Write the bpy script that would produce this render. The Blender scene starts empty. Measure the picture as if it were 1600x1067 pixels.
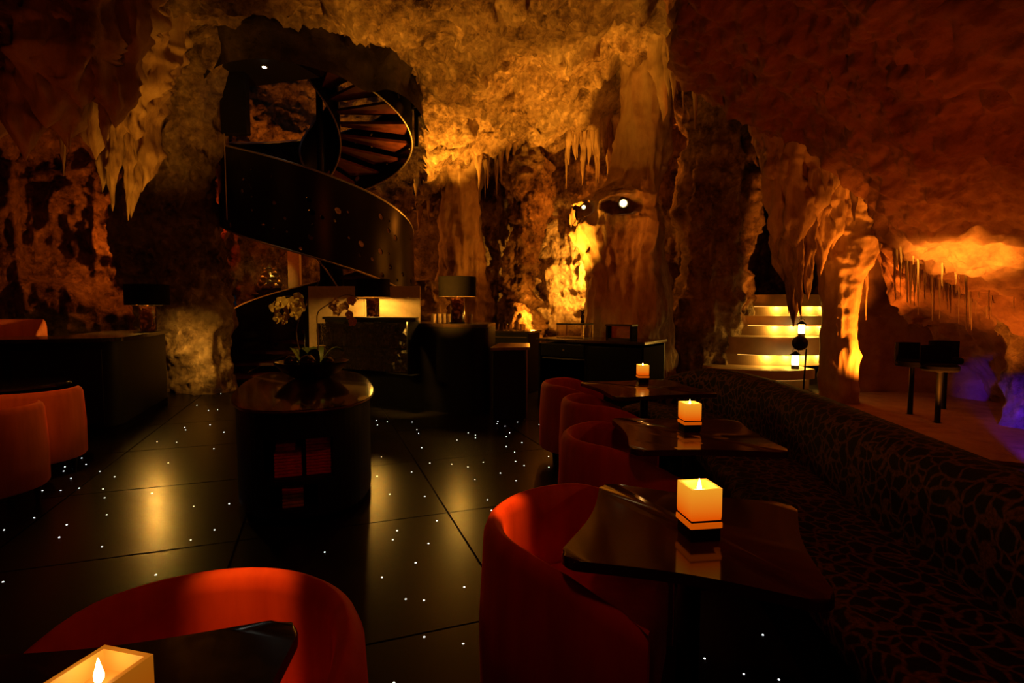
import bpy, bmesh, math, random
import numpy as np
from math import sin, cos, pi, radians, tan, atan2, sqrt
from mathutils import Vector, Matrix

# ------------------------------------------------------------------ camera
scene = bpy.context.scene
COL = scene.collection
FPX, HZ, CAMH = 835.0, 480.0, 1.38          # focal length in pixels, horizon row, eye height
PITCH = math.atan((533.5 - HZ) / FPX)
cam_data = bpy.data.cameras.new('camera')
cam_data.sensor_width = 36.0
cam_data.lens = FPX / 1600.0 * 36.0
cam_data.clip_start = 0.05
cam = bpy.data.objects.new('camera', cam_data)
COL.objects.link(cam)
cam.location = (0, 0, CAMH)
cam.rotation_euler = (pi / 2 - PITCH, 0, 0)
scene.camera = cam

# ------------------------------------------------------------------ world, exposure
world = bpy.data.worlds.new('cave_dark')
scene.world = world
world.use_nodes = True
world.node_tree.nodes['Background'].inputs['Color'].default_value = (0.2, 0.35, 0.6, 1)
world.node_tree.nodes['Background'].inputs['Strength'].default_value = 0.01
scene.view_settings.view_transform = 'Standard'
scene.view_settings.look = 'None'
scene.view_settings.gamma = 1.0
scene.view_settings.use_curve_mapping = False
scene.view_settings.exposure = 0.0
scene.cycles.sample_clamp_indirect = 0.6

def ray(px, py):
    u, v = (px - 800.0) / FPX, (533.5 - py) / FPX
    return np.array([u, cos(PITCH) + v * sin(PITCH), -sin(PITCH) + v * cos(PITCH)])
def at_y(px, py, Y):                         # point of a pixel's ray at distance Y into the room
    r = ray(px, py); t = Y / r[1]
    return np.array([0, 0, CAMH]) + r * t
def at_z(px, py, Z):                         # point of a pixel's ray on a level plane
    r = ray(px, py); t = (Z - CAMH) / r[2]
    return np.array([0, 0, CAMH]) + r * t

# ------------------------------------------------------------------ lights of the cave
AMBER = (1.0, 0.37, 0.025); ORANGE = (1.0, 0.24, 0.014); RED = (1.0, 0.12, 0.004); YELLOW = (1.0, 0.48, 0.06)
def point_light(name, loc, watts, color, radius=0.05):
    d = bpy.data.lights.new(name, 'POINT'); d.energy = watts; d.color = color; d.shadow_soft_size = radius
    o = bpy.data.objects.new(name, d); COL.objects.link(o); o.location = loc
    return o
def spot_light(name, loc, target, watts, color, angle=60, blend=0.6, radius=0.04):
    d = bpy.data.lights.new(name, 'SPOT'); d.energy = watts; d.color = color
    d.spot_size = radians(angle); d.spot_blend = blend; d.shadow_soft_size = radius
    o = bpy.data.objects.new(name, d); COL.objects.link(o); o.location = loc
    v = Vector(target) - Vector(loc)
    o.rotation_euler = v.to_track_quat('-Z', 'Y').to_euler()
    return o
def A3(px, py, d): return tuple(float(v) for v in at_y(px, py, d))
# uplights hidden among the rocks and furniture, plus added fill lights
spot_light('ceiling_wash', (-1.2, 6.4, 0.6), A3(780, 40, 7.2), 980, AMBER, 75, 0.8, 0.12)
spot_light('ceiling_wash', A3(860, 500, 9.2), A3(900, 150, 9.8), 1500, AMBER, 66, 0.8, 0.08)
spot_light('ceiling_wash', A3(690, 380, 10.6), A3(690, 235, 10.9), 1050, AMBER, 72, 0.8, 0.08)
spot_light('column_wash', (0.6, 6.8, 1.0), A3(1010, 170, 9.3), 120, AMBER, 36, 0.8, 0.1)
spot_light('column_wash', (0.3, 6.6, 1.2), A3(990, 440, 9.0), 26, RED, 60, 0.9, 0.1)  # added red front fill for the dark lower part of the column
point_light('fringe_lamp', A3(985, 190, 11.2), 100, ORANGE, 0.05)
point_light('wall_lamp', A3(870, 330, 11.0), 30, ORANGE, 0.05)
spot_light('niche_lamp', A3(918, 428, 11.5), A3(900, 430, 12.6), 420, (1, .42, .04), 120, 0.6, 0.04)
point_light('wall_lamp', A3(833, 490, 11.0), 55, (1, .30, .02), 0.04)
point_light('left_niche_lamp', A3(196, 365, 9.7), 34, (1, .18, .01), 0.04)
spot_light('left_wash', (-3.6, 5.5, 0.4), A3(255, 130, 7.3), 320, AMBER, 50, 0.9, 0.1)
spot_light('left_wash', (-4.4, 3.8, 0.4), A3(90, 100, 5.5), 28, RED, 80, 0.9, 0.1)
spot_light('stair_lamp', A3(480, 330, 11.9), A3(440, 170, 13.6), 160, ORANGE, 70, 0.8, 0.08)
spot_light('stair_lamp', A3(605, 370, 11.9), A3(610, 265, 12.8), 260, AMBER, 60, 0.8, 0.06)
point_light('stair_lamp', A3(337, 345, 11.0), 9, (1, .06, .004), 0.01)
spot_light('alcove_lamp', (3.1, 4.6, 0.35), A3(1505, 388, 5.3), 1700, (1, .36, .03), 30, 0.9, 0.06)
spot_light('alcove_lamp', (3.1, 4.7, 0.35), A3(1520, 340, 4.9), 80, ORANGE, 64, 0.9, 0.06)
spot_light('alcove_lamp', (2.9, 5.1, 0.35), A3(1340, 300, 5.75), 170, ORANGE, 24, 0.9, 0.06)
spot_light('alcove_lamp', A3(1490, 665, 5.8), A3(1500, 440, 6.3), 170, ORANGE, 90, 0.8, 0.06)
spot_light('alcove_lamp', A3(1430, 610, 6.9), A3(1325, 490, 7.6), 620, ORANGE, 85, 0.8, 0.06)
spot_light('overhang_wash', (2.45, 3.3, 0.3), A3(1250, 90, 5.0), 75, RED, 100, 0.9, 0.1)
spot_light('curtain_fill', (2.5, 5.6, 0.4), A3(1240, 320, 7.2), 24, ORANGE, 45, 0.9, 0.1)  # added front fill that lifts the dark rock curtain
spot_light('blue_lamp', (4.0, 4.0, 0.15), A3(1606, 645, 6.0), 520, (0.06, 0.01, 1.0), 20, 0.6, 0.03)
point_light('room_fill', (0.2, 0.7, 4.0), 23, RED, 0.15)  # added dim red fill for the whole room, out of view
spot_light('seat_spot', (0.10, 1.62, 4.2), (0.03, 1.76, 0.46), 1200, AMBER, 4.4, 0.7, 0.02)
spot_light('seat_spot', (-0.66, 0.74, 4.2), (-0.66, 1.27, 0.48), 800, AMBER, 5.0, 0.8, 0.02)
spot_light('seat_spot', (-2.5, 2.6, 4.2), (-3.8, 4.15, 0.5), 200, ORANGE, 24, 0.8, 0.05)  # added orange fill on the rust chairs
spot_light('orchid_fill', (-1.2, 3.4, 4.3), A3(480, 485, 4.8), 150, YELLOW, 13, 0.6, 0.03)  # added narrow spot to brighten the orchids
point_light('stair_lamp', A3(592, 392, 12.6), 26, ORANGE, 0.02)
spot_light('boulder_fill', A3(262, 500, 7.3), A3(312, 560, 8.6), 70, YELLOW, 50, 0.9, 0.05)  # added spot that strengthens the table lamp's light on the boulder

# ------------------------------------------------------------------ numpy noise
def _hash(ix, iy, iz, seed):
    with np.errstate(over='ignore'):
        h = (ix.astype(np.uint64) * np.uint64(374761393) + iy.astype(np.uint64) * np.uint64(668265263)
             + iz.astype(np.uint64) * np.uint64(2246822519) + np.uint64(seed * 3266489917 & 0xffffffff))
        h &= np.uint64(0xffffffff)
        h = (h ^ (h >> np.uint64(15))) * np.uint64(2246822519) & np.uint64(0xffffffff)
        h = (h ^ (h >> np.uint64(13))) * np.uint64(3266489917) & np.uint64(0xffffffff)
        h = h ^ (h >> np.uint64(16))
    return h.astype(np.float64) / 4294967295.0
def vnoise(p, seed=0):
    f = np.floor(p); t = p - f; i = (f + 100000).astype(np.int64)
    t = t * t * t * (t * (t * 6 - 15) + 10)
    x, y, z = i[:, 0], i[:, 1], i[:, 2]; u, v, w = t[:, 0], t[:, 1], t[:, 2]
    def H(a, b, c): return _hash(x + a, y + b, z + c, seed)
    a0 = H(0,0,0) * (1-u) + H(1,0,0) * u; a1 = H(0,1,0) * (1-u) + H(1,1,0) * u
    b0 = H(0,0,1) * (1-u) + H(1,0,1) * u; b1 = H(0,1,1) * (1-u) + H(1,1,1) * u
    return ((a0 * (1-v) + a1 * v) * (1-w) + (b0 * (1-v) + b1 * v) * w) * 2 - 1
def fbm(p, octaves=4, seed=0, gain=0.5):
    s = np.zeros(len(p)); a = 1.0; q = p.copy()
    for k in range(octaves):
        s += a * vnoise(q, seed + k); a *= gain; q = q * 2.07 + 13.7
    return s
def ridged(p, octaves=3, seed=0):
    s = np.zeros(len(p)); a = 1.0; q = p.copy()
    for k in range(octaves):
        n = 1 - np.abs(vnoise(q, seed + k)); s += a * n * n; a *= 0.5; q = q * 2.1 + 7.3
    return s - 0.9
def sc3(p, a, b, c): return p * np.array([a, b, c])

# ------------------------------------------------------------------ object helpers
def np_mesh(name, verts, quads, smooth=True):
    verts = np.asarray(verts, dtype=np.float32); quads = np.asarray(quads, dtype=np.int32)
    me = bpy.data.meshes.new(name)
    me.vertices.add(len(verts)); me.vertices.foreach_set('co', verts.ravel())
    n = quads.shape[1]
    me.loops.add(quads.size); me.loops.foreach_set('vertex_index', quads.ravel())
    me.polygons.add(len(quads))
    me.polygons.foreach_set('loop_start', np.arange(0, quads.size, n, dtype=np.int32))
    me.polygons.foreach_set('loop_total', np.full(len(quads), n, dtype=np.int32))
    me.update(calc_edges=True); me.validate()
    me.polygons.foreach_set('use_smooth', np.full(len(me.polygons), smooth, dtype=bool))
    return me
def grid_quads(nu, nv, wrap_u=False):        # vertex index = v * nu + u
    uu = np.arange(nu if wrap_u else nu - 1); vv = np.arange(nv - 1)
    U, V = np.meshgrid(uu, vv); U = U.ravel(); V = V.ravel(); U2 = (U + 1) % nu
    return np.stack([V * nu + U, V * nu + U2, (V + 1) * nu + U2, (V + 1) * nu + U], 1)
def link(name, me, mat=None, parent=None, loc=None):
    o = bpy.data.objects.new(name, me); COL.objects.link(o)
    if mat is not None and me is not None:
        if not me.materials: me.materials.append(mat)
    if parent is not None: o.parent = parent
    if loc is not None: o.location = loc
    return o
def tag(o, label=None, cat=None, group=None, kind=None):
    if label: o['label'] = label
    if cat: o['category'] = cat
    if group: o['group'] = group
    if kind: o['kind'] = kind
    return o
def thing(name, label, cat, loc=(0, 0, 0), rz=0.0, group=None):
    o = bpy.data.objects.new(name, None); COL.objects.link(o)
    o.empty_display_size = 0.1
    o.location = tuple(float(v) for v in loc); o.rotation_euler = (0, 0, rz)
    return tag(o, label, cat, group)
def copy_tree(o, parent=None):
    c = o.copy(); COL.objects.link(c); c.parent = parent
    for ch in [k for k in bpy.data.objects if k.parent == o]: copy_tree(ch, c)
    return c

class MB:
    """collects simple solids into one bmesh"""
    def __init__(self): self.bm = bmesh.new()
    def box(self, c, s, rz=0.0, bevel=0.0, rot=None):
        M = Matrix.Translation(Vector(c)) @ (rot.to_4x4() if rot is not None else Matrix.Rotation(rz, 4, 'Z')) @ Matrix.Diagonal((s[0], s[1], s[2], 1))
        r = bmesh.ops.create_cube(self.bm, size=1.0, matrix=M)
        if bevel > 0:
            es = list({e for v in r['verts'] for e in v.link_edges})
            bmesh.ops.bevel(self.bm, geom=es, offset=bevel, segments=2, affect='EDGES', profile=0.6)
        return self
    def lathe(self, prof, c=(0, 0, 0), seg=24, sx=1.0, sy=1.0, cap=True):
        rings = []
        for r, z in prof:
            rings.append([self.bm.verts.new((c[0] + r * cos(2*pi*k/seg) * sx, c[1] + r * sin(2*pi*k/seg) * sy, c[2] + z)) for k in range(seg)])
        for a, b in zip(rings, rings[1:]):
            for k in range(seg):
                self.bm.faces.new((a[k], a[(k+1) % seg], b[(k+1) % seg], b[k]))
        if cap:
            self.bm.faces.new(list(reversed(rings[0]))); self.bm.faces.new(rings[-1])
        return self
    def tube(self, pts, r, seg=8, closed=False):
        pts = [Vector(p) for p in pts]; n = len(pts)
        rr = r if hasattr(r, '__len__') else [r] * n
        rings = []; up = Vector((0, 0, 1)); prev = None
        for i in range(n):
            a = pts[i-1] if (i > 0 or closed) else pts[i]
            b = pts[(i+1) % n] if (i < n-1 or closed) else pts[i]
            t = (b - a).normalized()
            if prev is None:
                side = t.cross(up)
                if side.length < 1e-3: side = t.cross(Vector((1, 0, 0)))
                side.normalize()
            else:
                side = prev - t * prev.dot(t)
                if side.length < 1e-4: side = t.cross(up)
                side.normalize()
            prev = side; nn = side.cross(t)
            rings.append([self.bm.verts.new(pts[i] + (side * cos(2*pi*k/seg) + nn * sin(2*pi*k/seg)) * rr[i]) for k in range(seg)])
        pairs = list(zip(rings, rings[1:])) + ([(rings[-1], rings[0])] if closed else [])
        for a, b in pairs:
            for k in range(seg): self.bm.faces.new((a[k], a[(k+1) % seg], b[(k+1) % seg], b[k]))
        if not closed:
            self.bm.faces.new(list(reversed(rings[0]))); self.bm.faces.new(rings[-1])
        return self
    def prism(self, poly, z0, z1, bevel=0.0):
        lo = [self.bm.verts.new((x, y, z0)) for x, y in poly]; hi = [self.bm.verts.new((x, y, z1)) for x, y in poly]
        n = len(poly); self.bm.faces.new(list(reversed(lo))); top = self.bm.faces.new(hi)
        for k in range(n): self.bm.faces.new((lo[k], lo[(k+1) % n], hi[(k+1) % n], hi[k]))
        if bevel > 0:
            es = list(top.edges)
            bmesh.ops.bevel(self.bm, geom=es, offset=bevel, segments=3, affect='EDGES', profile=0.5)
        return self
    def ball(self, c, r, seg=16, s=(1, 1, 1)):
        M = Matrix.Translation(Vector(c)) @ Matrix.Diagonal((s[0], s[1], s[2], 1))
        bmesh.ops.create_uvsphere(self.bm, u_segments=seg, v_segments=max(6, seg // 2), radius=r, matrix=M)
        return self
    def mesh(self, name, smooth=False, angle=35):
        bmesh.ops.recalc_face_normals(self.bm, faces=self.bm.faces[:])
        me = bpy.data.meshes.new(name); self.bm.to_mesh(me); self.bm.free()
        if smooth:
            me.polygons.foreach_set('use_smooth', np.ones(len(me.polygons), dtype=bool))
            try: me.set_sharp_from_angle(angle=radians(angle))
            except Exception: pass
        return me
    def build(self, name, mat, parent=None, smooth=False, loc=None, angle=35):
        return link(name, self.mesh(name, smooth, angle), mat, parent, loc)

# ------------------------------------------------------------------ materials
MATS = {}
def new_mat(name):
    m = bpy.data.materials.new(name); m.use_nodes = True
    nt = m.node_tree; b = nt.nodes['Principled BSDF']; MATS[name] = m
    return m, nt, b
def N(nt, t, **kw):
    n = nt.nodes.new(t)
    for k, v in kw.items():
        if k.startswith('_'): setattr(n, k[1:], v)
        else: n.inputs[k.replace('_', ' ')].default_value = v
    return n
def ramp(nt, fac, stops):
    r = nt.nodes.new('ShaderNodeValToRGB'); e = r.color_ramp.elements
    while len(e) < len(stops): e.new(0.5)
    for k, (p, c) in enumerate(stops):
        e[k].position = p; e[k].color = (c[0], c[1], c[2], 1) if hasattr(c, '__len__') else (c, c, c, 1)
    nt.links.new(fac, r.inputs[0]); return r
def plain(name, color, rough=0.5, metal=0.0, coat=0.0, spec=0.5, noise=0.0, nscale=20, bump=0.0, sheen=0.0):
    m, nt, b = new_mat(name)
    b.inputs['Base Color'].default_value = (*color, 1); b.inputs['Roughness'].default_value = rough
    b.inputs['Metallic'].default_value = metal; b.inputs['Coat Weight'].default_value = coat
    b.inputs['Specular IOR Level'].default_value = spec
    b.inputs['Sheen Weight'].default_value = sheen
    tc = N(nt, 'ShaderNodeTexCoord'); nz = N(nt, 'ShaderNodeTexNoise', Scale=nscale, Detail=4.0)
    nt.links.new(tc.outputs['Object'], nz.inputs['Vector'])
    if noise > 0:
        lo = [c * (1 - noise) for c in color]; hi = [min(1, c * (1 + noise)) for c in color]
        r = ramp(nt, nz.outputs['Fac'], [(0.3, lo), (0.7, hi)]); nt.links.new(r.outputs[0], b.inputs['Base Color'])
    if bump > 0:
        bp = N(nt, 'ShaderNodeBump', Strength=bump, Distance=0.01)
        nt.links.new(nz.outputs['Fac'], bp.inputs['Height']); nt.links.new(bp.outputs[0], b.inputs['Normal'])
    return m
def emit(name, color, strength):
    m, nt, b = new_mat(name)
    b.inputs['Base Color'].default_value = (*color, 1)
    b.inputs['Emission Color'].default_value = (*color, 1); b.inputs['Emission Strength'].default_value = strength
    return m
def rock_mat(name, c_lo, c_mid, c_hi, bump=0.8, dist=0.06, stretch=1.0, crumb=6.0, rough=0.85):
    m, nt, b = new_mat(name)
    g = N(nt, 'ShaderNodeNewGeometry'); mp = N(nt, 'ShaderNodeMapping')
    mp.inputs['Scale'].default_value = (1, 1, stretch)
    nt.links.new(g.outputs['Position'], mp.inputs['Vector'])
    n1 = N(nt, 'ShaderNodeTexNoise', Scale=1.3, Detail=6.0, Roughness=0.62); nt.links.new(mp.outputs[0], n1.inputs['Vector'])
    n2 = N(nt, 'ShaderNodeTexNoise', Scale=crumb, Detail=9.0, Roughness=0.76); nt.links.new(mp.outputs[0], n2.inputs['Vector'])
    v = N(nt, 'ShaderNodeTexVoronoi', Scale=crumb * 2.2); v.feature = 'SMOOTH_F1'
    ad = N(nt, 'ShaderNodeMixRGB'); ad.blend_type = 'ADD'; ad.inputs[0].default_value = 0.25
    nt.links.new(mp.outputs[0], ad.inputs[1]); nt.links.new(n2.outputs['Color'], ad.inputs[2]); nt.links.new(ad.outputs[0], v.inputs['Vector'])
    mx = N(nt, 'ShaderNodeMath'); mx.operation = 'MULTIPLY_ADD'; mx.inputs[1].default_value = 0.5
    nt.links.new(n1.outputs['Fac'], mx.inputs[0])
    h2 = N(nt, 'ShaderNodeMath'); h2.operation = 'MULTIPLY'; h2.inputs[1].default_value = 0.5
    nt.links.new(n2.outputs['Fac'], h2.inputs[0]); nt.links.new(h2.outputs[0], mx.inputs[2])
    r = ramp(nt, mx.outputs[0], [(0.40, c_lo), (0.49, c_mid), (0.59, c_hi)])
    nt.links.new(r.outputs[0], b.inputs['Base Color'])
    hh = N(nt, 'ShaderNodeMath'); hh.operation = 'MULTIPLY_ADD'; hh.inputs[1].default_value = -0.55
    nt.links.new(v.outputs['Distance'], hh.inputs[0]); nt.links.new(n2.outputs['Fac'], hh.inputs[2])
    bp = N(nt, 'ShaderNodeBump', Strength=bump, Distance=dist)
    nt.links.new(hh.outputs[0], bp.inputs['Height']); nt.links.new(bp.outputs[0], b.inputs['Normal'])
    b.inputs['Roughness'].default_value = rough; b.inputs['Specular IOR Level'].default_value = 0.25
    return m
ROCK = rock_mat('cave_rock', (0.10, 0.055, 0.03), (0.36, 0.24, 0.13), (0.55, 0.40, 0.24), bump=1.0, dist=0.12, crumb=5.0)
FLOW = rock_mat('flowstone', (0.20, 0.12, 0.065), (0.40, 0.27, 0.15), (0.52, 0.38, 0.22), bump=0.5, dist=0.04, stretch=0.3, crumb=4.5, rough=0.7)
SMOOTH = rock_mat('smooth_rock', (0.24, 0.12, 0.07), (0.34, 0.18, 0.10), (0.42, 0.25, 0.15), bump=0.35, dist=0.05, crumb=2.5)
SHAFT = rock_mat('shaded_shaft_rock', (0.02, 0.014, 0.01), (0.035, 0.024, 0.018), (0.06, 0.04, 0.03), bump=0.8, dist=0.06, crumb=4)  # shade of the unlit shaft put into a darker rock colour

# ------------------------------------------------------------------ rock builders
def catmull(P, t):
    """P (n,...) control points, t in [0, n-1] -> interpolated points"""
    n = len(P); i = np.clip(np.floor(t).astype(int), 0, n - 2); f = (t - i)
    f = f.reshape((-1,) + (1,) * (P.ndim - 1))
    p0, p1, p2, p3 = P[np.maximum(i-1, 0)], P[i], P[i+1], P[np.minimum(i+2, n-1)]
    return 0.5 * ((2*p1) + (-p0+p2)*f + (2*p0-5*p1+4*p2-p3)*f**2 + (-p0+3*p1-3*p2+p3)*f**3)
def patch(net, nu, nv):
    net = np.asarray(net, float)                             # rows (v) x columns (u) x 3
    A = catmull(net, np.linspace(0, len(net) - 1, nv))       # nv x cols x 3
    B = catmull(A.transpose(1, 0, 2), np.linspace(0, net.shape[1] - 1, nu))   # nu x nv x 3
    return B.transpose(1, 0, 2)                              # nv x nu x 3
def grid_normals(G):
    du = np.gradient(G, axis=1); dv = np.gradient(G, axis=0); n = np.cross(du, dv)
    return n / (np.linalg.norm(n, axis=2, keepdims=True) + 1e-9)
def rock_relief(p, big=0.3, mid=0.12, fine=0.04, flute=0.0, seed=0):
    d = big * fbm(p * 0.75, 2, seed) + mid * ridged(p * 1.9, 3, seed + 10) + fine * fbm(p * 7.0, 3, seed + 20)
    if flute: d = d + flute * ridged(sc3(p, 3.2, 3.2, 0.35), 2, seed + 30)
    return d
def rock_patch(name, net, nu, nv, mat, flip=False, **kw):
    G = patch(net, nu, nv); n = grid_normals(G)
    if flip: n = -n
    P = G.reshape(-1, 3); d = rock_relief(P, **kw)
    P = P + n.reshape(-1, 3) * d[:, None]
    q = grid_quads(nu, nv)
    if flip: q = q[:, ::-1]
    return link(name, np_mesh(name, P, q), mat)
def rock_tube(path, rad, seg=96, rings=160, big=0.1, mid=0.06, fine=0.03, flute=0.1, kf=3.0, seed=0, ry=1.0, tip=False, foot=False):
    """column with level cross-sections along a path; returns a mesh in the frame of its first point"""
    P = np.asarray(path, float); R = np.asarray(rad, float)
    t = np.linspace(0, len(P) - 1, rings); C = catmull(P, t); r = np.maximum(catmull(R[:, None], t)[:, 0], 0.004)
    a = np.linspace(0, 2*pi, seg, endpoint=False)
    ring = np.stack([np.cos(a), np.sin(a) * ry, np.zeros(seg)], 1)
    V = C[:, None, :] + ring[None] * r[:, None, None]
    p = V.reshape(-1, 3); rr = np.repeat(r, seg)
    k = np.minimum(1.3 * rr / R.max(), 1.0)
    nrm = np.tile(np.stack([np.cos(a), np.sin(a), np.zeros(seg)], 1), (rings, 1))
    q = p.copy(); q[:, 2] *= 0.18
    d = big * fbm(p * 0.9, 2, seed) + mid * ridged(p * 2.3, 2, seed + 5) + fine * fbm(p * 7.5, 3, seed + 9) + flute * ridged(q * kf, 2, seed + 15)
    p = p + nrm * (d * k)[:, None]
    base = P[0]
    return np_mesh('rock', p - base, grid_quads(seg, rings, True))
def rock_column(name, label, path, rad, mat, cat='rock column', parent=None, **kw):
    me = rock_tube(path, rad, **kw); o = link(name, me, mat, parent)
    b = np.asarray(path[0], float); o.location = tuple(b)
    if label: tag(o, label, cat)
    return o
def stalactite(top, tip, r, parent=None, mat=None, seed=0, seg=20, rings=26, name='stalactite', fl=0.35, pw=0.75):
    top = np.asarray(top, float); tip = np.asarray(tip, float)
    t = np.linspace(0, 1, 7); rg = np.random.RandomState(seed)
    path = top[None] * (1 - t[:, None]) + tip[None] * t[:, None]
    path[1:-1, :2] += rg.uniform(-1, 1, (5, 2)) * r * 0.18
    rad = r * np.clip(1 - t, 0, 1) ** pw * (1 + rg.uniform(-0.08, 0.08, 7)); rad[-1] = 0.004
    me = rock_tube(path, rad, seg=seg, rings=rings, big=0.0, mid=r * 0.12, fine=min(0.02, r * 0.08), flute=r * fl, kf=1.9 / max(r, 0.05), seed=seed)
    o = link(name, me, mat or FLOW, parent); o.location = tuple(path[0])
    return o

# ================================================================== THE CAVE
# stairs' place, used by the ceiling opening too
ST = at_y(506, 480, 10.2); STX, STY, STR = float(ST[0]), 10.2, 1.69

# ---- ceiling: a rough vault over the room, open above the spiral stairs
def ceiling():
    ctl = []
    for px, py, d in [(800, 0, 6.0), (550, 0, 6.1), (300, 0, 6.0), (100, 0, 5.6), (1050, 0, 6.3), (700, 150, 9.0), (700, 250, 11.0),
                      (650, 330, 12.7), (740, 250, 11.5), (820, 215, 11.0), (900, 180, 10.5), (980, 130, 10.0), (850, 100, 8.5), (960, 50, 8.3),
                      (1040, 100, 9.3), (430, 35, 7.4), (330, 75, 7.6), (640, 100, 9.3), (560, 60, 8.2), (250, 70, 7.2), (800, 120, 8.8), (770, 190, 10.3)]:
        ctl.append(at_y(px, py, d))
    for x, y, z in [(-8, -2, 4.6), (-4, -2, 4.8), (0, -2, 4.8), (3, -2, 4.7), (-8, 2, 4.4), (-4, 2, 4.7), (0, 2, 4.7), (3, 2, 4.9), (-10, 6, 4.2), (-7, 6, 4.4), (-9, 10, 4.0),
                    (-6.5, 9, 4.9), (-6.5, 12.5, 5.2), (-3.5, 14, 5.4), (0, 14, 5.0), (2.5, 13, 5.6), (4, 11, 5.6), (4, 8, 5.5), (4.0, 5.0, 5.3), (7, 12, 5.2), (7.5, 8, 5.0)]:
        ctl.append(np.array([x, y, z]))
    ctl = np.array(ctl)
    xs = np.arange(-11, 8.01, 0.05); ys = np.arange(-2.5, 15.01, 0.05)
    X, Y = np.meshgrid(xs, ys); P2 = np.stack([X.ravel(), Y.ravel()], 1)
    num = np.zeros(len(P2)); den = np.zeros(len(P2))
    for c in ctl:
        w = 1.0 / (((P2 - c[:2]) ** 2).sum(1) + 0.12) ** 1.9
        num += w * c[2]; den += w
    Z = num / den
    P = np.concatenate([P2, Z[:, None]], 1)
    d = rock_relief(P, big=0.24, mid=0.20, fine=0.055, seed=3)
    d2 = 0.11 * fbm(P * 3.3, 3, 77)
    P[:, 2] += d + d2
    P[:, 0] += 0.15 * fbm(P * 1.7, 3, 41); P[:, 1] += 0.15 * fbm(P * 1.7 + 9, 3, 42)
    # opening over the stairs
    rim = [at_z(px, py, 5.3) for px, py in [(318, 135), (316, 100), (345, 52), (400, 36), (455, 42), (520, 62), (552, 82), (572, 92), (600, 88), (630, 106), (652, 138)]]
    poly = [(p[0], p[1]) for p in rim] + [(-1.80, 10.5), (-1.9, 11.6), (-2.3, 12.6), (-2.6, 15.2), (-6.4, 15.2), (-6.0, 11.5), (-5.6, 10.2)]
    jit = 0.16 * fbm(P * 2.5, 3, 5); qx = P[:, 0] + jit; qy = P[:, 1] + 0.16 * fbm(P * 2.5 + 5, 3, 6)
    inside = np.zeros(len(P), bool); n = len(poly)
    for k in range(n):
        (x0, y0), (x1, y1) = poly[k], poly[(k + 1) % n]
        c = ((y0 > qy) != (y1 > qy)) & (qx < (x1 - x0) * (qy - y0) / (y1 - y0 + 1e-12) + x0)
        inside ^= c
    q = grid_quads(len(xs), len(ys)); keep = ~inside[q].any(1)
    q = q[keep][:, ::-1]
    used = np.unique(q); remap = -np.ones(len(P), int); remap[used] = np.arange(len(used))
    o = link('ceiling', np_mesh('ceiling', P[used], remap[q]), ROCK)
    return tag(o, kind='structure'), poly
CEIL, HOLE = ceiling()
# dark shaft that carries the stairs on upwards
def shaft():
    n = 120; P = np.array([(x, y) for x, y in HOLE]); c = P.mean(0)
    Q = catmull(np.vstack([P[-1:], P[:12]]), np.linspace(0, 12, n)); c = np.array([STX, STY]); Q = c + (Q - c) * 1.05
    zs = np.linspace(4.75, 8.0, 40); V = []
    for z in zs:
        V.append(np.concatenate([c + (Q - c) * (1.0 - 0.04 * (z - 5)), np.full((n, 1), z)], 1))
    V = np.array(V).reshape(-1, 3)
    ctr = np.array([c[0], c[1], 0]); nr = V - ctr; nr[:, 2] = 0; nr /= np.linalg.norm(nr, axis=1, keepdims=True)
    lift = np.clip((V[:, 2] - 4.75) / 0.4, 0, 1)
    V = V - nr * (0.25 * fbm(V * 1.6, 3, 61) + 0.0)[:, None] * lift[:, None]
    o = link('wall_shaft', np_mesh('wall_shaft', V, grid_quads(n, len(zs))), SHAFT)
    tag(o, kind='structure')
shaft()

# ---- walls round the room: a plan line swept upwards
def wall(name, plan, z1, step, mat, seed, big=0.35, mid=0.2, fine=0.05, flute=0.15, z0=-0.15, lean=0.0):
    P = np.array(plan, float); seg = np.linalg.norm(np.diff(P, axis=0), axis=1).sum()
    nu = int(seg / step); nv = int((z1 - z0) / step)
    C = catmull(P, np.linspace(0, len(P) - 1, nu)); zs = np.linspace(z0, z1, nv)
    T = np.gradient(C, axis=0); nr = np.stack([T[:, 1], -T[:, 0]], 1); nr /= np.linalg.norm(nr, axis=1, keepdims=True) + 1e-9
    V = np.concatenate([np.repeat(C[None], nv, 0), np.repeat(zs[:, None, None], nu, 1)], 2)
    p = V.reshape(-1, 3); nn = np.concatenate([np.tile(nr, (nv, 1)), np.zeros((nu * nv, 1))], 1)
    d = rock_relief(p, big=big, mid=mid, fine=fine, flute=flute, seed=seed) + lean * (p[:, 2] - 1.5)
    p = p + nn * d[:, None]
    o = link(name, np_mesh(name, p, grid_quads(nu, nv)), mat)
    return tag(o, kind='structure')
wall('wall_back', [(-6.2, 12.0), (-5.2, 13.2), (-3.4, 14.0), (-1.6, 13.6), (-0.2, 12.9), (1.2, 12.6), (2.2, 12.0), (2.7, 11.0), (3.5, 10.6), (4.1, 11.2), (4.6, 12.4), (5.6, 12.6), (6.6, 11.4)], 8.2, 0.05, ROCK, 21)
wall('wall_left', [(-9.6, -2.5), (-9.8, 2), (-9.9, 6), (-9.3, 8.2), (-8.3, 9.4), (-7.2, 10.2), (-6.6, 11.2), (-6.2, 12.0)], 8.0, 0.06, ROCK, 22, big=0.4, mid=0.25, flute=0.22)
wall('wall_right', [(6.6, 11.4), (6.9, 9.5), (7.0, 8.0), (7.6, 6), (7.6, 3), (7.4, 0), (7.2, -2.5)], 5.6, 0.10, SMOOTH, 23)
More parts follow.
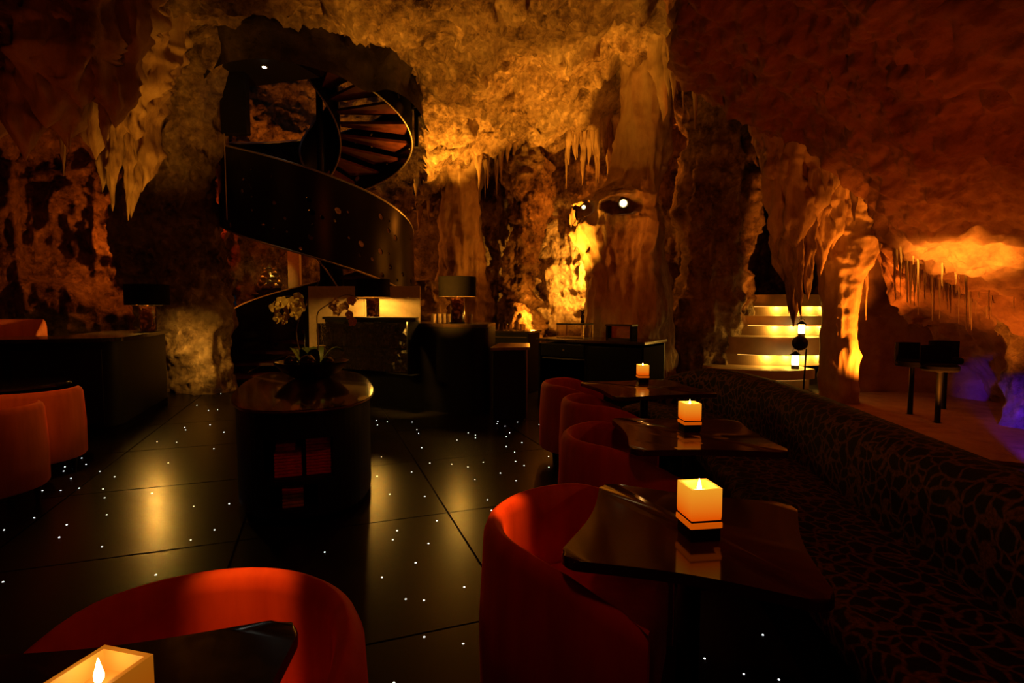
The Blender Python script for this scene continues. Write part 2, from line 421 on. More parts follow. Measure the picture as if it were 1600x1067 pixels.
wall('wall_rear', [(7.2, -2.4), (3, -2.6), (-2, -2.5), (-6, -2.6), (-9.6, -2.4)], 5.4, 0.14, ROCK, 24)

# ---- low red overhang on the right, its lip lit from below
OVERM = rock_mat('red_overhang_rock', (0.20, 0.09, 0.05), (0.29, 0.14, 0.075), (0.38, 0.20, 0.11), bump=0.7, dist=0.06, crumb=3.6)
def overhang():
    rim = [(1060, 130, 6.2), (1120, 168, 6.4), (1190, 203, 6.4), (1254, 222, 6.2), (1330, 298, 5.8), (1400, 366, 5.4), (1480, 392, 5.3), (1600, 425, 5.2), (1900, 520, 4.8)]
    mid = [(1062, 60, 5.2), (1140, 100, 5.3), (1220, 140, 5.2), (1290, 175, 5.1), (1370, 245, 4.8), (1450, 305, 4.6), (1520, 330, 4.5), (1620, 355, 4.4), (1900, 430, 4.0)]
    up = [(1062, -20, 4.4), (1160, 0, 4.4), (1260, 30, 4.3), (1350, 60, 4.1), (1440, 120, 3.9), (1520, 180, 3.8), (1610, 225, 3.7), (1720, 260, 3.5), (2000, 320, 3.2)]
    top = [(1066, -150, 3.5), (1190, -130, 3.5), (1310, -100, 3.4), (1420, -60, 3.2), (1530, 0, 3.0), (1640, 60, 2.9), (1760, 110, 2.8), (1900, 160, 2.7), (2300, 240, 2.4)]
    far = [(1066, 30, 7.3), (1126, 70, 7.5), (1196, 110, 7.5), (1262, 130, 7.4), (1350, 230, 7.2), (1405, 395, 7.0), (1490, 475, 7.0), (1600, 580, 6.7), (1900, 800, 5.8)]
    rows = [[at_y(*c) for c in r] for r in (top, up, mid, rim, far)]
    near = [np.array([p[0] * 1.0, -2.0, p[2] + 0.1]) for p in rows[0]]
    rows = [near] + rows
    last = []
    for k, p in enumerate(rows[-1]):
        last.append(p + (np.array([0, 0.9, 1.3]) if k < 5 else np.array([0.5, 0.9, -0.45])))
    rows.append(last)
    out = []
    for r in rows:
        e = r[0] + np.array([-0.05, 0.25, 1.5]); g = r[0] + np.array([-0.02, 0.1, 0.55])
        out.append([e, g] + list(r))
    o = rock_patch('ceiling_overhang', out, 330, 300, OVERM, flip=True, big=0.08, mid=0.10, fine=0.05, seed=51)
    o.data.materials.clear(); o.data.materials.append(OVERM)
    return tag(o, kind='structure')
OVER = overhang()

# ---- rock columns and piers
rock_column('rock_pier', 'leaning flowstone pier beside the black counter, lit by a table lamp',
    [at_y(285, 655, 9.5), at_y(290, 590, 9.5), at_y(280, 480, 9.4), at_y(262, 400, 9.2), at_y(262, 300, 8.9), at_y(285, 200, 8.6), at_y(300, 100, 8.3), at_y(300, 10, 8.0)],
    [0.80, 0.80, 0.80, 0.86, 0.72, 0.50, 0.42, 0.60], ROCK, seg=140, rings=200, big=0.14, mid=0.10, fine=0.04, flute=0.10, seed=71)
rock_column('rock_boulder', 'lumpy boulder of flowstone at the foot of the leaning pier', [at_y(312, 650, 8.75), at_y(314, 590, 8.75), at_y(312, 500, 8.8), at_y(300, 420, 8.85), at_y(296, 350, 8.9), at_y(296, 335, 8.9)],
    [0.46, 0.46, 0.42, 0.42, 0.30, 0.02], ROCK, seg=90, rings=110, big=0.12, mid=0.12, fine=0.05, flute=0.02, seed=72, cat='rock')
rock_column('rock_column', 'wide flowstone column behind the service counter with two recessed spotlights',
    [at_y(985, 640, 9.6), at_y(985, 560, 9.6), at_y(980, 450, 9.6), at_y(965, 380, 9.5), at_y(962, 322, 9.45), at_y(985, 292, 9.5), at_y(1005, 230, 9.5), at_y(1012, 120, 9.4), at_y(1020, 20, 9.2)],
    [0.85, 0.80, 0.74, 0.78, 0.74, 0.52, 0.46, 0.50, 0.80], FLOW, seg=150, rings=220, big=0.10, mid=0.06, fine=0.022, flute=0.12, kf=3.2, seed=73)
rock_column('rock_column', 'crumbly stalagmite column lit orange on the back wall',
    [at_y(820, 590, 12.2), at_y(812, 500, 12.2), at_y(815, 420, 12.1), at_y(825, 340, 12.0), at_y(822, 260, 11.9), at_y(812, 180, 11.8), at_y(812, 120, 11.8)],
    [0.75, 0.55, 0.42, 0.44, 0.50, 0.36, 0.45], ROCK, seg=110, rings=200, big=0.12, mid=0.22, fine=0.09, flute=0.08, seed=74)
rock_column('rock_column', 'dark red ribbed column on the back wall beside the stairs',
    [at_y(735, 600, 12.6), at_y(735, 500, 12.6), at_y(725, 400, 12.5), at_y(722, 300, 12.4), at_y(728, 220, 12.3)],
    [0.8, 0.7, 0.55, 0.5, 0.7], FLOW, seg=90, rings=140, big=0.1, mid=0.1, fine=0.03, flute=0.16, seed=75)
rock_column('rock_column', 'orange-lit fluted column at the mouth of the dark alcove',
    [at_y(1312, 680, 7.6), at_y(1312, 600, 7.6), at_y(1310, 500, 7.6), at_y(1318, 420, 7.6), at_y(1330, 350, 7.6), at_y(1335, 280, 7.5), at_y(1320, 180, 7.5)],
    [0.30, 0.26, 0.25, 0.32, 0.46, 0.60, 0.80], FLOW, seg=110, rings=170, big=0.05, mid=0.07, fine=0.03, flute=0.13, kf=4.0, seed=76)
rock_column('rock_column', 'dim fluted rock pillar between the flowstone column and the glowing steps',
    [at_y(1100, 640, 10.0), at_y(1095, 540, 10.0), at_y(1105, 440, 10.0), at_y(1120, 340, 9.9), at_y(1120, 220, 9.8), at_y(1120, 100, 9.8)],
    [0.75, 0.62, 0.60, 0.62, 0.66, 0.85], ROCK, seg=100, rings=150, big=0.14, mid=0.14, fine=0.04, flute=0.16, seed=77)
rock_column('rock_column', 'rough rock standing at the left of the glowing steps', [at_y(1140, 640, 10.4), at_y(1140, 560, 10.4), at_y(1145, 480, 10.4), at_y(1150, 430, 10.4), at_y(1150, 415, 10.4)],
    [0.42, 0.36, 0.34, 0.28, 0.02], ROCK, seg=70, rings=90, big=0.1, mid=0.12, fine=0.05, flute=0.03, seed=78, cat='rock')
rock_column('rock_boulder', 'rough broken rock lit orange behind the bar lamps', [at_y(668, 560, 11.2), at_y(668, 500, 11.2), at_y(668, 460, 11.2), at_y(666, 440, 11.2), at_y(666, 436, 11.2)],
    [0.30, 0.30, 0.26, 0.18, 0.01], ROCK, seg=60, rings=70, big=0.1, mid=0.16, fine=0.08, flute=0.0, seed=79, cat='rock')
rock_column('rock_boulder', 'low lamp-lit boulder at the foot of the back wall behind the glassware', [at_y(812, 570, 11.4), at_y(812, 520, 11.4), at_y(810, 490, 11.4), at_y(806, 474, 11.4), at_y(806, 471, 11.4)],
    [0.40, 0.38, 0.28, 0.18, 0.01], ROCK, seg=60, rings=60, big=0.08, mid=0.14, fine=0.06, flute=0.0, seed=80, cat='rock')
# blue-lit rock at the end of the alcove
rock_column('rock_boulder', 'blue-lit rock buttress at the end of the dark alcove', [at_y(1605, 800, 6.0), at_y(1600, 720, 6.0), at_y(1600, 650, 6.0), at_y(1625, 590, 6.1), at_y(1640, 520, 6.2), at_y(1640, 450, 6.3)],
    [0.36, 0.26, 0.16, 0.28, 0.4, 0.4], ROCK, seg=70, rings=100, big=0.05, mid=0.08, fine=0.04, flute=0.08, seed=81, cat='rock')
# rock back of the alcove
o = rock_patch('wall_alcove', [[at_y(px, py, d) for px, d in ((1290, 8.6), (1340, 8.6), (1420, 8.5), (1500, 8.1), (1580, 7.4), (1680, 6.6), (1800, 5.6))] for py in (300, 420, 520, 600, 720)], 130, 90, SMOOTH, flip=False, big=0.08, mid=0.06, fine=0.02, seed=82)
tag(o, kind='structure')

# ---- hanging rock curtains: each a thing with its stalactites as parts
def curtain(name, label, loc, items, mat=FLOW, seed=0, cat='stalactites', **kw):
    """items: (px at tip, py of tip, distance, px shift of the top, py of the top, radius)"""
    t = thing(name, label, cat, loc)
    L = np.array(loc, float)
    for k, (px, py, d, dx, pt, r) in enumerate(items):
        stalactite(at_y(px + dx, pt, d) - L, at_y(px, py, d) - L, r, t, mat, seed=seed + k * 7 + 1, **kw)
    return t
rg = random.Random(4)
L0 = []
for px, py, r in [(40, 252, .30), (105, 232, .34), (72, 200, .45), (150, 250, .30), (20, 170, .4), (180, 200, .4), (128, 170, .5), (60, 130, .6), (150, 110, .6), (100, 275, .06), (108, 240, .05),
                  (28, 215, .12), (125, 180, .10), (88, 210, .14), (165, 232, .12), (-20, 240, .4), (-50, 180, .5), (138, 216, .12), (55, 225, .10)]:
    L0.append((px, py, rg.uniform(5.2, 5.9), rg.uniform(-8, 8), -60, r))
curtain('rock_curtain', 'dark brown rock curtain of thick stalactites hanging above the left counter', at_y(90, -60, 5.5), L0, seed=100, seg=36, rings=60, pw=0.42, fl=0.55)
L1 = []
for px, py, r in [(205, 340, .22), (222, 300, .30), (190, 260, .34), (212, 220, .45), (235, 250, .22), (176, 330, .14), (200, 345, .10), (160, 300, .2), (228, 180, .42)]:
    L1.append((px, py, rg.uniform(6.6, 7.1), rg.uniform(6, 22), -20, r))
curtain('rock_curtain', 'golden flowstone curtain hanging left of the leaning pier', at_y(215, -20, 6.9), L1, seed=140, seg=36, rings=70, pw=0.42, fl=0.55)
L2 = []
for px, py, r in [(1240, 512, .22), (1225, 440, .26), (1262, 470, .22), (1210, 380, .24), (1282, 430, .24), (1248, 400, .34), (1300, 390, .26), (1222, 330, .30), (1215, 300, .28), (1275, 340, .36), (1320, 350, .24), (1232, 490, .10), (1252, 500, .10), (1205, 330, .12)]:
    L2.append((px, py, rg.uniform(7.0, 7.4), rg.uniform(-14, 6), 130, r))
curtain('rock_curtain', 'long dark fluted rock curtain hanging in front of the glowing steps', at_y(1250, 130, 7.2), L2, seed=180, seg=44, rings=80, pw=0.36, fl=0.4)
L3 = []
for k in range(16):
    px = 885 + k * 6 + rg.uniform(-3, 3)
    L3.append((px, rg.uniform(225, 300), rg.uniform(10.6, 11.3), rg.uniform(-2, 2), 120, rg.uniform(.07, .16)))
L3 += [(935, 285, 11.2, 0, 120, .18), (955, 300, 10.8, 0, 120, .22), (968, 305, 10.6, 0, 110, .22), (910, 290, 11.2, 0, 130, .14), (945, 250, 10.5, 0, 120, .2), (900, 250, 11.2, 2, 130, .2), (868, 235, 11.3, 0, 140, .18)]
curtain('rock_curtain', 'brightly lit stalactite fringe under the ceiling beside the flowstone column', at_y(930, 120, 10.9), L3, seed=220, seg=24, rings=50)
L4 = []
for k in range(14):
    px = 735 + k * 5.5 + rg.uniform(-3, 3)
    L4.append((px, rg.uniform(250, 300), rg.uniform(11.3, 11.9), rg.uniform(-2, 2), 170, rg.uniform(.06, .16)))
L4 += [(690, 300, 12.2, 0, 230, .14), (670, 345, 12.4, 0, 260, .12), (655, 360, 12.5, 0, 280, .14), (705, 290, 12.1, 0, 220, .12), (758, 310, 11.8, 0, 170, .07), (776, 306, 11.6, 0, 170, .07)]
curtain('rock_curtain', 'fringe of short stalactites hanging in front of the ribbed back wall', at_y(750, 170, 11.7), L4, seed=260, seg=20, rings=44)
L5 = []
for k in range(95):
    u = k / 94.0; px = 1398 + 215 * u + rg.uniform(-4, 4); dd = rg.uniform(5.6, 6.6)
    base = 398 + 30 * u + (dd - 5.6) * 42
    L5.append((px, base + rg.choice([14, 18, 24, 30, 40, 60, 90]) * rg.uniform(.5, 1.1), dd, rg.uniform(-1.5, 1.5), base - 35, rg.uniform(.010, .024)))
curtain('rock_curtain', 'fringe of thin orange-lit straw stalactites over the dark alcove', at_y(1500, 380, 6.0), L5, seed=300, seg=10, rings=16)
L6 = [(1086, 202, 7.0, 0, 90, .06), (1052, 160, 7.4, 0, 60, .10), (1045, 150, 7.6, 0, 50, .14), (1060, 140, 7.4, 0, 60, .09), (1036, 190, 8.0, 0, 60, .2), (1068, 175, 7.6, 0, 60, .05)]
curtain('rock_curtain', 'few thin golden stalactites hanging where the ceiling meets the red overhang', at_y(1058, 60, 7.4), L6, seed=380, seg=18, rings=40)
L7 = [(1290, 300, 6.3, 0, 215, .10), (1335, 345, 6.2, 0, 260, .07), (1355, 420, 7.3, 0, 280, .13), (1375, 395, 7.0, 0, 300, .10), (1395, 400, 6.8, 0, 320, .08), (1345, 440, 7.5, 0, 280, .12), (1353, 500, 7.5, 0, 350, .05), (1402, 420, 6.5, 0, 350, .06), (1366, 370, 7.2, 0, 290, .12)]
curtain('rock_curtain', 'orange-lit stalactites hanging between the fluted column and the alcove fringe', at_y(1350, 260, 6.9), L7, seed=400, seg=20, rings=40)

# ---- floor: dark polished slabs set with tiny lights
FA = math.atan(303.0 / FPX); AX = np.array([-sin(FA), cos(FA)]); BX = np.array([cos(FA), sin(FA)])
SLAB = plain('dark_floor_slab', (0.011, 0.009, 0.008), rough=0.27, noise=0.5, nscale=3.0, bump=0.0, spec=0.19)
GROUT = plain('floor_joint', (0.004, 0.003, 0.003), rough=0.8)
mb = MB(); mb.box((-1.5, 6, -0.06), (19, 19, 0.1)); FLOOR = mb.build('floor', GROUT); tag(FLOOR, kind='structure')
TS = 1.27; G0 = at_z(700, 801, 0)[:2]
tile = MB().box((0, 0, -0.0055), (TS - 0.012, TS - 0.012, 0.011)).mesh('floor_tile'); tile.materials.append(SLAB)
for i in range(-7, 8):
    for j in range(-5, 9):
        c = G0 + BX * (i + 0.5) * TS + AX * (j + 0.5) * TS
        if -9.5 < c[0] < 7 and -2.3 < c[1] < 13:
            o = link('floor_tile', tile, None, FLOOR); o.location = (c[0], c[1], 0); o.rotation_euler = (0, 0, FA)
STARM = emit('fibre_light', (0.9, 0.95, 1.0), 5.0)
star = MB().lathe([(0.005, 0.0), (0.0048, 0.0012), (0.003, 0.002)], seg=8).mesh('floor_light'); star.materials.append(STARM)
S1 = [(20,840),(168,782),(327,815),(290,877),(500,923),(523,767),(388,636),(298,647),(208,648),(348,588),(312,552),(185,522),(75,565),(422,519),(562,580),(490,554),(505,640),(513,683),(745,661),(765,1060),(935,890),(1052,840),(950,725),(770,408),(866,411),(910,350),(905,338),(965,230),(318,531),(1022,255),(1030,325),(1048,442),(825,512),(72,545),(400,488)]
S7 = [(64,130),(68,146),(103,135),(192,136),(209,163),(215,176),(226,227),(82,260),(67,329),(190,314),(237,401),(112,393),(138,523),(123,556),(204,638),(84,690),(169,768),(234,772),(235,903),(374,927),(378,725),(250,569),(280,488),(352,200),(392,174),(418,192),(418,182),(495,142),(498,133),(524,150),(568,136),(528,188),(528,223),(540,174),(584,209),(645,144),(558,243),(561,276),(592,291),(507,318),(563,345),(446,279),(391,296),(333,286),(255,282),(416,341),(475,451),(466,486),(456,563),(679,258),(680,297),(127,1066),(461,413)]
S5 = [(12,131),(648,102),(97,478),(1353,7),(495,233)]
pts = [(x * .3187, 560 + y * .3187) for x, y in S1] + [(560 + x * .4376, 600 + y * .4376) for x, y in S7] + [(x * .375, 860 + y * .375) for x, y in S5]
pts += [(1192, 992), (1101, 1029), (1162, 1053), (1217, 1062), (358, 787), (333, 600), (345, 615), (340, 640), (350, 675)]
for px, py in pts:
    p = at_z(px, py, 0); o = link('floor_light', star, None, FLOOR); o.location = (p[0], p[1], -0.0003)
    s = 0.62 + 0.09 * min(p[1], 6); o.scale = (s, s, 1)

# stone floor of the alcove, a little higher than the polished slabs
mb = MB().prism([(2.9, 5.3), (7.3, 3.2), (7.3, 8.6), (3.4, 8.2), (3.0, 7.0)], 0.0005, 0.03); o = mb.build('floor_alcove', SMOOTH); tag(o, kind='structure')

# ================================================================== SPIRAL STAIRS
BLACK = plain('black_lacquer', (0.007, 0.006, 0.006), rough=0.28, noise=0.2, spec=0.35)
BLACKM = plain('black_satin', (0.009, 0.008, 0.008), rough=0.5, noise=0.2, spec=0.2)
BLACKF = plain('black_matte', (0.006, 0.005, 0.005), rough=0.95, noise=0.2, spec=0.05)
CHROME = plain('polished_edge', (0.85, 0.80, 0.72), rough=0.38, metal=1.0)
BRASS = plain('brass', (0.6, 0.36, 0.12), rough=0.3, metal=1.0)
TREADM = plain('dark_red_wood', (0.085, 0.022, 0.012), rough=0.35, noise=0.4, nscale=8)
def helix_pos(phi, r, z): return (-cos(radians(phi)) * r, sin(radians(phi)) * r, z)
ZT0, PITCHZ, BAND = 1.36, 3.07, 1.36
def z_top(phi): return ZT0 + PITCHZ * phi / 360.0
def band_mesh(name, r, f0, f1, h, cell, nrow, holes, seed, start_round=True):
    """helical sheet made of cells; a chosen cell carries a round hole"""
    rnd = random.Random(seed); bm = bmesh.new()
    arc = radians(f1 - f0) * r; nc = int(arc / cell); cache = {}
    def vert(u, v):                                          # u in columns, v in rows (from the top)
        key = (round(u, 4), round(v, 4))
        if key in cache: return cache[key]
        phi = f0 + (f1 - f0) * u / nc
        zt = z_top(phi); s = 1.0
        w = v / nrow
        if start_round:                                      # the free lower end is rounded off
            e = (phi - f0) / 26.0
            if e < 1: zt -= h * 0.42 * (1 - sqrt(max(0, 1 - (1 - e) ** 2)))
        zb = max(z_top(phi) - h, 0.0)
        z = zt + (zb - zt) * w
        cache[key] = bm.verts.new(helix_pos(phi, r, z)); return cache[key]
    for i in range(nc):
        for j in range(nrow):
            c = [(i, j), (i+1, j), (i+1, j+1), (i, j+1)]
            if 0 < j < nrow - 1 + 1 and rnd.random() < holes(f0 + (f1 - f0) * (i + .5) / nc, j):
                rr = rnd.choice([0.10, 0.13, 0.17, 0.22, 0.26]); cx = i + 0.5 + rnd.uniform(-.15, .15); cy = j + 0.5 + rnd.uniform(-.15, .15)
                ring = []; sq = []
                for k in range(16):
                    a = 2 * pi * k / 16 + pi / 4 * 5
                    ring.append(vert(cx + rr * cos(a), cy + rr * sin(a)))
                corner = [vert(*q) for q in c]
                for q in range(4):
                    seg = [ring[(q * 4 + k) % 16] for k in range(5)]
                    for k in range(4):
                        bm.faces.new((corner[q], seg[k + 1], seg[k])) if k < 2 else bm.faces.new((corner[(q + 1) % 4], seg[k + 1], seg[k]))
                    bm.faces.new((corner[q], corner[(q + 1) % 4], seg[2]))
            else:
                bm.faces.new([vert(*q) for q in c])
    bmesh.ops.recalc_face_normals(bm, faces=bm.faces[:])
    for e in bm.edges:
        if len(e.link_faces) == 1: e.smooth = False
    me = bpy.data.meshes.new(name); bm.to_mesh(me); bm.free(); me.polygons.foreach_set('use_smooth', np.ones(len(me.polygons), dtype=bool))
    return me
def stairs():
    t = thing('spiral_staircase', 'black perforated spiral staircase winding up through the cave ceiling', 'staircase', (STX, STY, 0))
    F0, F1 = -32.0, 706.0
    def hp(phi, j):
        if 175 < phi < 290: return 0.30
        if phi > 560: return 0.10
        return 0.18
    me = band_mesh('outer_balustrade', STR, F0, F1, BAND, 0.19, 7, hp, 5); o = link('outer_balustrade', me, BLACK, t)
    m = o.modifiers.new('thick', 'SOLIDIFY'); m.thickness = 0.02; m.offset = 0
    o['label'] = 'black lacquered balustrade pierced with round holes'
    me = band_mesh('inner_balustrade', 0.36, F0 + 6, F1, BAND, 0.17, 7, lambda p, j: 0.16, 9); o = link('inner_balustrade', me, BLACK, t)
    m = o.modifiers.new('thick', 'SOLIDIFY'); m.thickness = 0.015; m.offset = 0
    for r in (STR, 0.36):
        n = 220; a = F0 + 26
        mb = MB(); mb.tube([helix_pos(p, r, z_top(p) + 0.008) for p in np.linspace(a, F1, n)], 0.019, 6); mb.build('handrail', CHROME, t, True)
        mb = MB(); mb.tube([helix_pos(p, r, z_top(p) - BAND - 0.004) for p in np.linspace(5, F1, n)], 0.017, 6); mb.build('lower_edge_trim', CHROME, t, True)
    pts = []
    for p in np.linspace(F0, F0 + 26, 20):
        e = (p - F0) / 26.0; pts.append(helix_pos(p, STR, z_top(p) - BAND * 0.42 * (1 - sqrt(max(0, 1 - (1 - e) ** 2))) + 0.008))
    pts = [helix_pos(F0, STR, 0.02), helix_pos(F0, STR, 0.4)] + pts
    MB().tube(pts, 0.019, 6).build('end_trim', CHROME, t, True)
    # treads: one wedge mesh, turned and lifted
    rise = 0.18; dphi = 360.0 * rise / PITCHZ; w = dphi * 1.15
    poly = []
    for k in range(7): a = -w/2 + w * k / 6; poly.append(helix_pos(a, STR - 0.015, 0)[:2])
    for k in range(4): a = w/2 - w * k / 3; poly.append(helix_pos(a, 0.375, 0)[:2])
    tr = MB().prism(poly, -0.05, 0.0).mesh('tread'); tr.materials.append(TREADM)
    phi = F0 + dphi * 0.5; k = 0
    while phi < F1:
        o = link('tread', tr, None, t); o.location = (0, 0, max(z_top(phi) - 1.02, 0.12)); o.rotation_euler = (0, 0, -radians(phi)); phi += dphi; k += 1
    def L(px, py, d): return at_y(px, py, d) - np.array([STX, STY, 0])
    # landing slab at the head of the stairs and its posts
    q = [at_z(px, py, 5.0) - np.array([STX, STY, 0]) for px, py in [(326, 84), (415, 72), (500, 121), (383, 137)]]
    o = MB().prism([(p[0], p[1]) for p in q], 5.0, 5.10).build('landing', BLACKM, t)
    o = MB().prism([(p[0] * 1.0, p[1]) for p in q[:2]] + [(q[1][0] + .12, q[1][1] + 0.10), (q[0][0] - .1, q[0][1] + .1)], 5.101, 5.75).build('landing_fascia', plain('brown_fascia', (0.16, 0.10, 0.05), 0.6, noise=0.2), t)
    c = L(366, 130, 8.55); MB().box((c[0], c[1], 4.55), (0.40, 0.14, 0.95), bevel=0.006).build('hanging_panel', BLACKM, t)
    c = L(347, 112, 8.5); b = L(352, 338, 8.5); MB().tube([(c[0], c[1], 5.02), (c[0], c[1], 2.75)], 0.009, 8).build('hanging_rod', CHROME, t, True)
    c = L(650, 155, 10.4); MB().box((c[0], c[1], c[2]), (0.26, 0.2, 0.36)).build('bracket', BLACKM, t)
    c2 = L(651, 200, 10.4); MB().box((c2[0], c2[1], c2[2]), (0.07, 0.1, 0.72)).build('hanger', BLACKM, t)
    c = at_z(413, 104, 5.0) - np.array([STX, STY, 0])
    s = MB().lathe([(0.05, -0.012), (0.05, 0.0)], (c[0], c[1], 5.0), 16).build('spotlight', CHROME, t, True)
    MB().lathe([(0.028, -0.016), (0.028, -0.012)], (c[0], c[1], 5.0), 12).build('bulb', emit('spot_white', (1, 0.9, 0.7), 30), s)
    c = L(488, 190, 11.0); MB().lathe([(0.06, 0), (0.06, 5.4)], (0, 0, 0.0), 12).build('centre_post', BLACKM, t, True)
stairs()
point_light('shaft_daylight', (STX + 0.9, STY + 0.7, 7.4), 3, (0.55, 0.75, 1.0), 0.3)

# ================================================================== BAR
def rot2(v, a): return np.array([v[0] * cos(a) - v[1] * sin(a), v[0] * sin(a) + v[1] * cos(a)])
def rounded_poly(poly, r, seg=6):
    out = []; n = len(poly)
    for k in range(n):
        p0 = np.array(poly[k-1], float); p1 = np.array(poly[k], float); p2 = np.array(poly[(k+1) % n], float)
        a = (p0 - p1); b = (p2 - p1); la, lb = np.linalg.norm(a), np.linalg.norm(b); rr = min(r, la * .45, lb * .45)
        s = p1 + a / la * rr; e = p1 + b / lb * rr
        for i in range(seg + 1):
            t = i / seg; out.append(tuple((1-t)**2 * s + 2*t*(1-t) * p1 + t*t * e))
    return out
COUNTER_TOP = plain('counter_top', (0.035, 0.022, 0.014), rough=0.18, noise=0.4, nscale=4, coat=0.4)
# left counter
def left_counter():
    H = 1.05; a = at_z(268, 512, H)[:2]; b = np.array([-4.25, 5.75])
    far = b + AX * 2.27; l1 = b - BX * 3.6
    t = thing('counter', 'long black counter with a dark top carrying one table lamp, left of the room', 'counter', (b[0], b[1], 0))
    loc = lambda p: (p[0] - b[0], p[1] - b[1])
    outer = [l1, b, far, far - BX * 0.75, b + AX * 0.75 - BX * 0.75, l1 + AX * 0.75]
    inset = [l1 + AX * .03, b + AX * .04 - BX * .04, far - AX * .03 - BX * .04, far - AX * .03 - BX * 0.71, b + AX * 0.71 - BX * 0.71, l1 + AX * 0.71]
    MB().prism(rounded_poly([loc(p) for p in inset], 0.22), 0.08, H - 0.045).build('body', BLACKM, t, True)
    MB().prism(rounded_poly([loc(p) for p in [p for p in inset]], 0.2), 0.0, 0.079).build('plinth', BLACKF, t, True)
    MB().prism(rounded_poly([loc(p) for p in outer], 0.25), H - 0.044, H).build('top', COUNTER_TOP, t, True)
    m = (b + l1) / 2 - AX * 0.0
    for k in range(4):
        c = b - BX * (0.55 + 0.85 * k) + AX * 0.025
        MB().box((c[0] - b[0], c[1] - b[1], 0.53), (0.78, 0.012, 0.8), rz=FA, bevel=0.004).build('panel', plain('black_panel_%d' % k, (0.016, 0.011, 0.008), 0.4, noise=0.2), t)
    return t
left_counter()
# table lamps
SHADE = plain('black_shade', (0.006, 0.005, 0.005), rough=0.9, noise=0.2, spec=0.1)
SHADEIN = plain('gold_lining', (0.03, 0.016, 0.006), rough=0.9, spec=0.05)
def agate(name, c1, c2):
    m, nt, b = new_mat(name); tc = N(nt, 'ShaderNodeTexCoord'); nz = N(nt, 'ShaderNodeTexNoise', Scale=9.0, Detail=5.0, Distortion=1.5)
    nt.links.new(tc.outputs['Object'], nz.inputs['Vector']); r = ramp(nt, nz.outputs['Fac'], [(0.35, c1), (0.5, (c1[0]*2, c1[1]*1.6, c1[2])), (0.66, c2)])
    nt.links.new(r.outputs[0], b.inputs['Base Color']); b.inputs['Roughness'].default_value = 0.15; b.inputs['Coat Weight'].default_value = 0.5
    return m
AGATE = agate('polished_agate', (0.05, 0.015, 0.006), (0.75, 0.32, 0.08))
def lamp(loc, label, k=1.0, watts=16):
    t = thing('table_lamp', label, 'lamp', loc, 0.0, 'table lamps on the counters')
    MB().lathe([(0.125*k, 0), (0.125*k, 0.012*k)], seg=28).build('foot', BLACKM, t, True)
    MB().lathe([(0.105*k, 0.0121*k), (0.108*k, 0.05*k), (0.108*k, 0.36*k), (0.105*k, 0.38*k)], seg=28).build('base', AGATE, t, True)
    MB().lathe([(0.011*k, 0.381*k), (0.011*k, 0.40*k)], seg=10).build('stem', BRASS, t, True)
    sh = MB().lathe([(0.285*k, 0.40*k), (0.285*k, 0.70*k), (0.02*k, 0.70*k), (0.02*k, 0.694*k), (0.279*k, 0.694*k), (0.279*k, 0.40*k), (0.285*k, 0.40*k)], seg=40, cap=False).build('shade', SHADE, t, True)
    MB().lathe([(0.278*k, 0.401*k), (0.278*k, 0.69*k), (0.05*k, 0.692*k)], seg=40, cap=False).build('lining', SHADEIN, sh, True)
    MB().ball((0, 0, 0.53*k), 0.035*k, 12).build('bulb', emit('lamp_bulb', (1, 0.62, 0.2), 1.0), t, True)
    for zl, f in ((0.61, 0.55), (0.445, 0.45)):
        pl = point_light('lamp_light', (0, 0, zl*k), watts * f, YELLOW, 0.05); pl.parent = t; pl.data.cycles.use_multiple_importance_sampling = False
    return t
pL = at_z(235, 513, 1.05); pL = at_y(232, 513, 7.15)
lamp((pL[0], pL[1], 1.05), 'black-shaded table lamp alone on the long left counter', 0.9, watts=120)

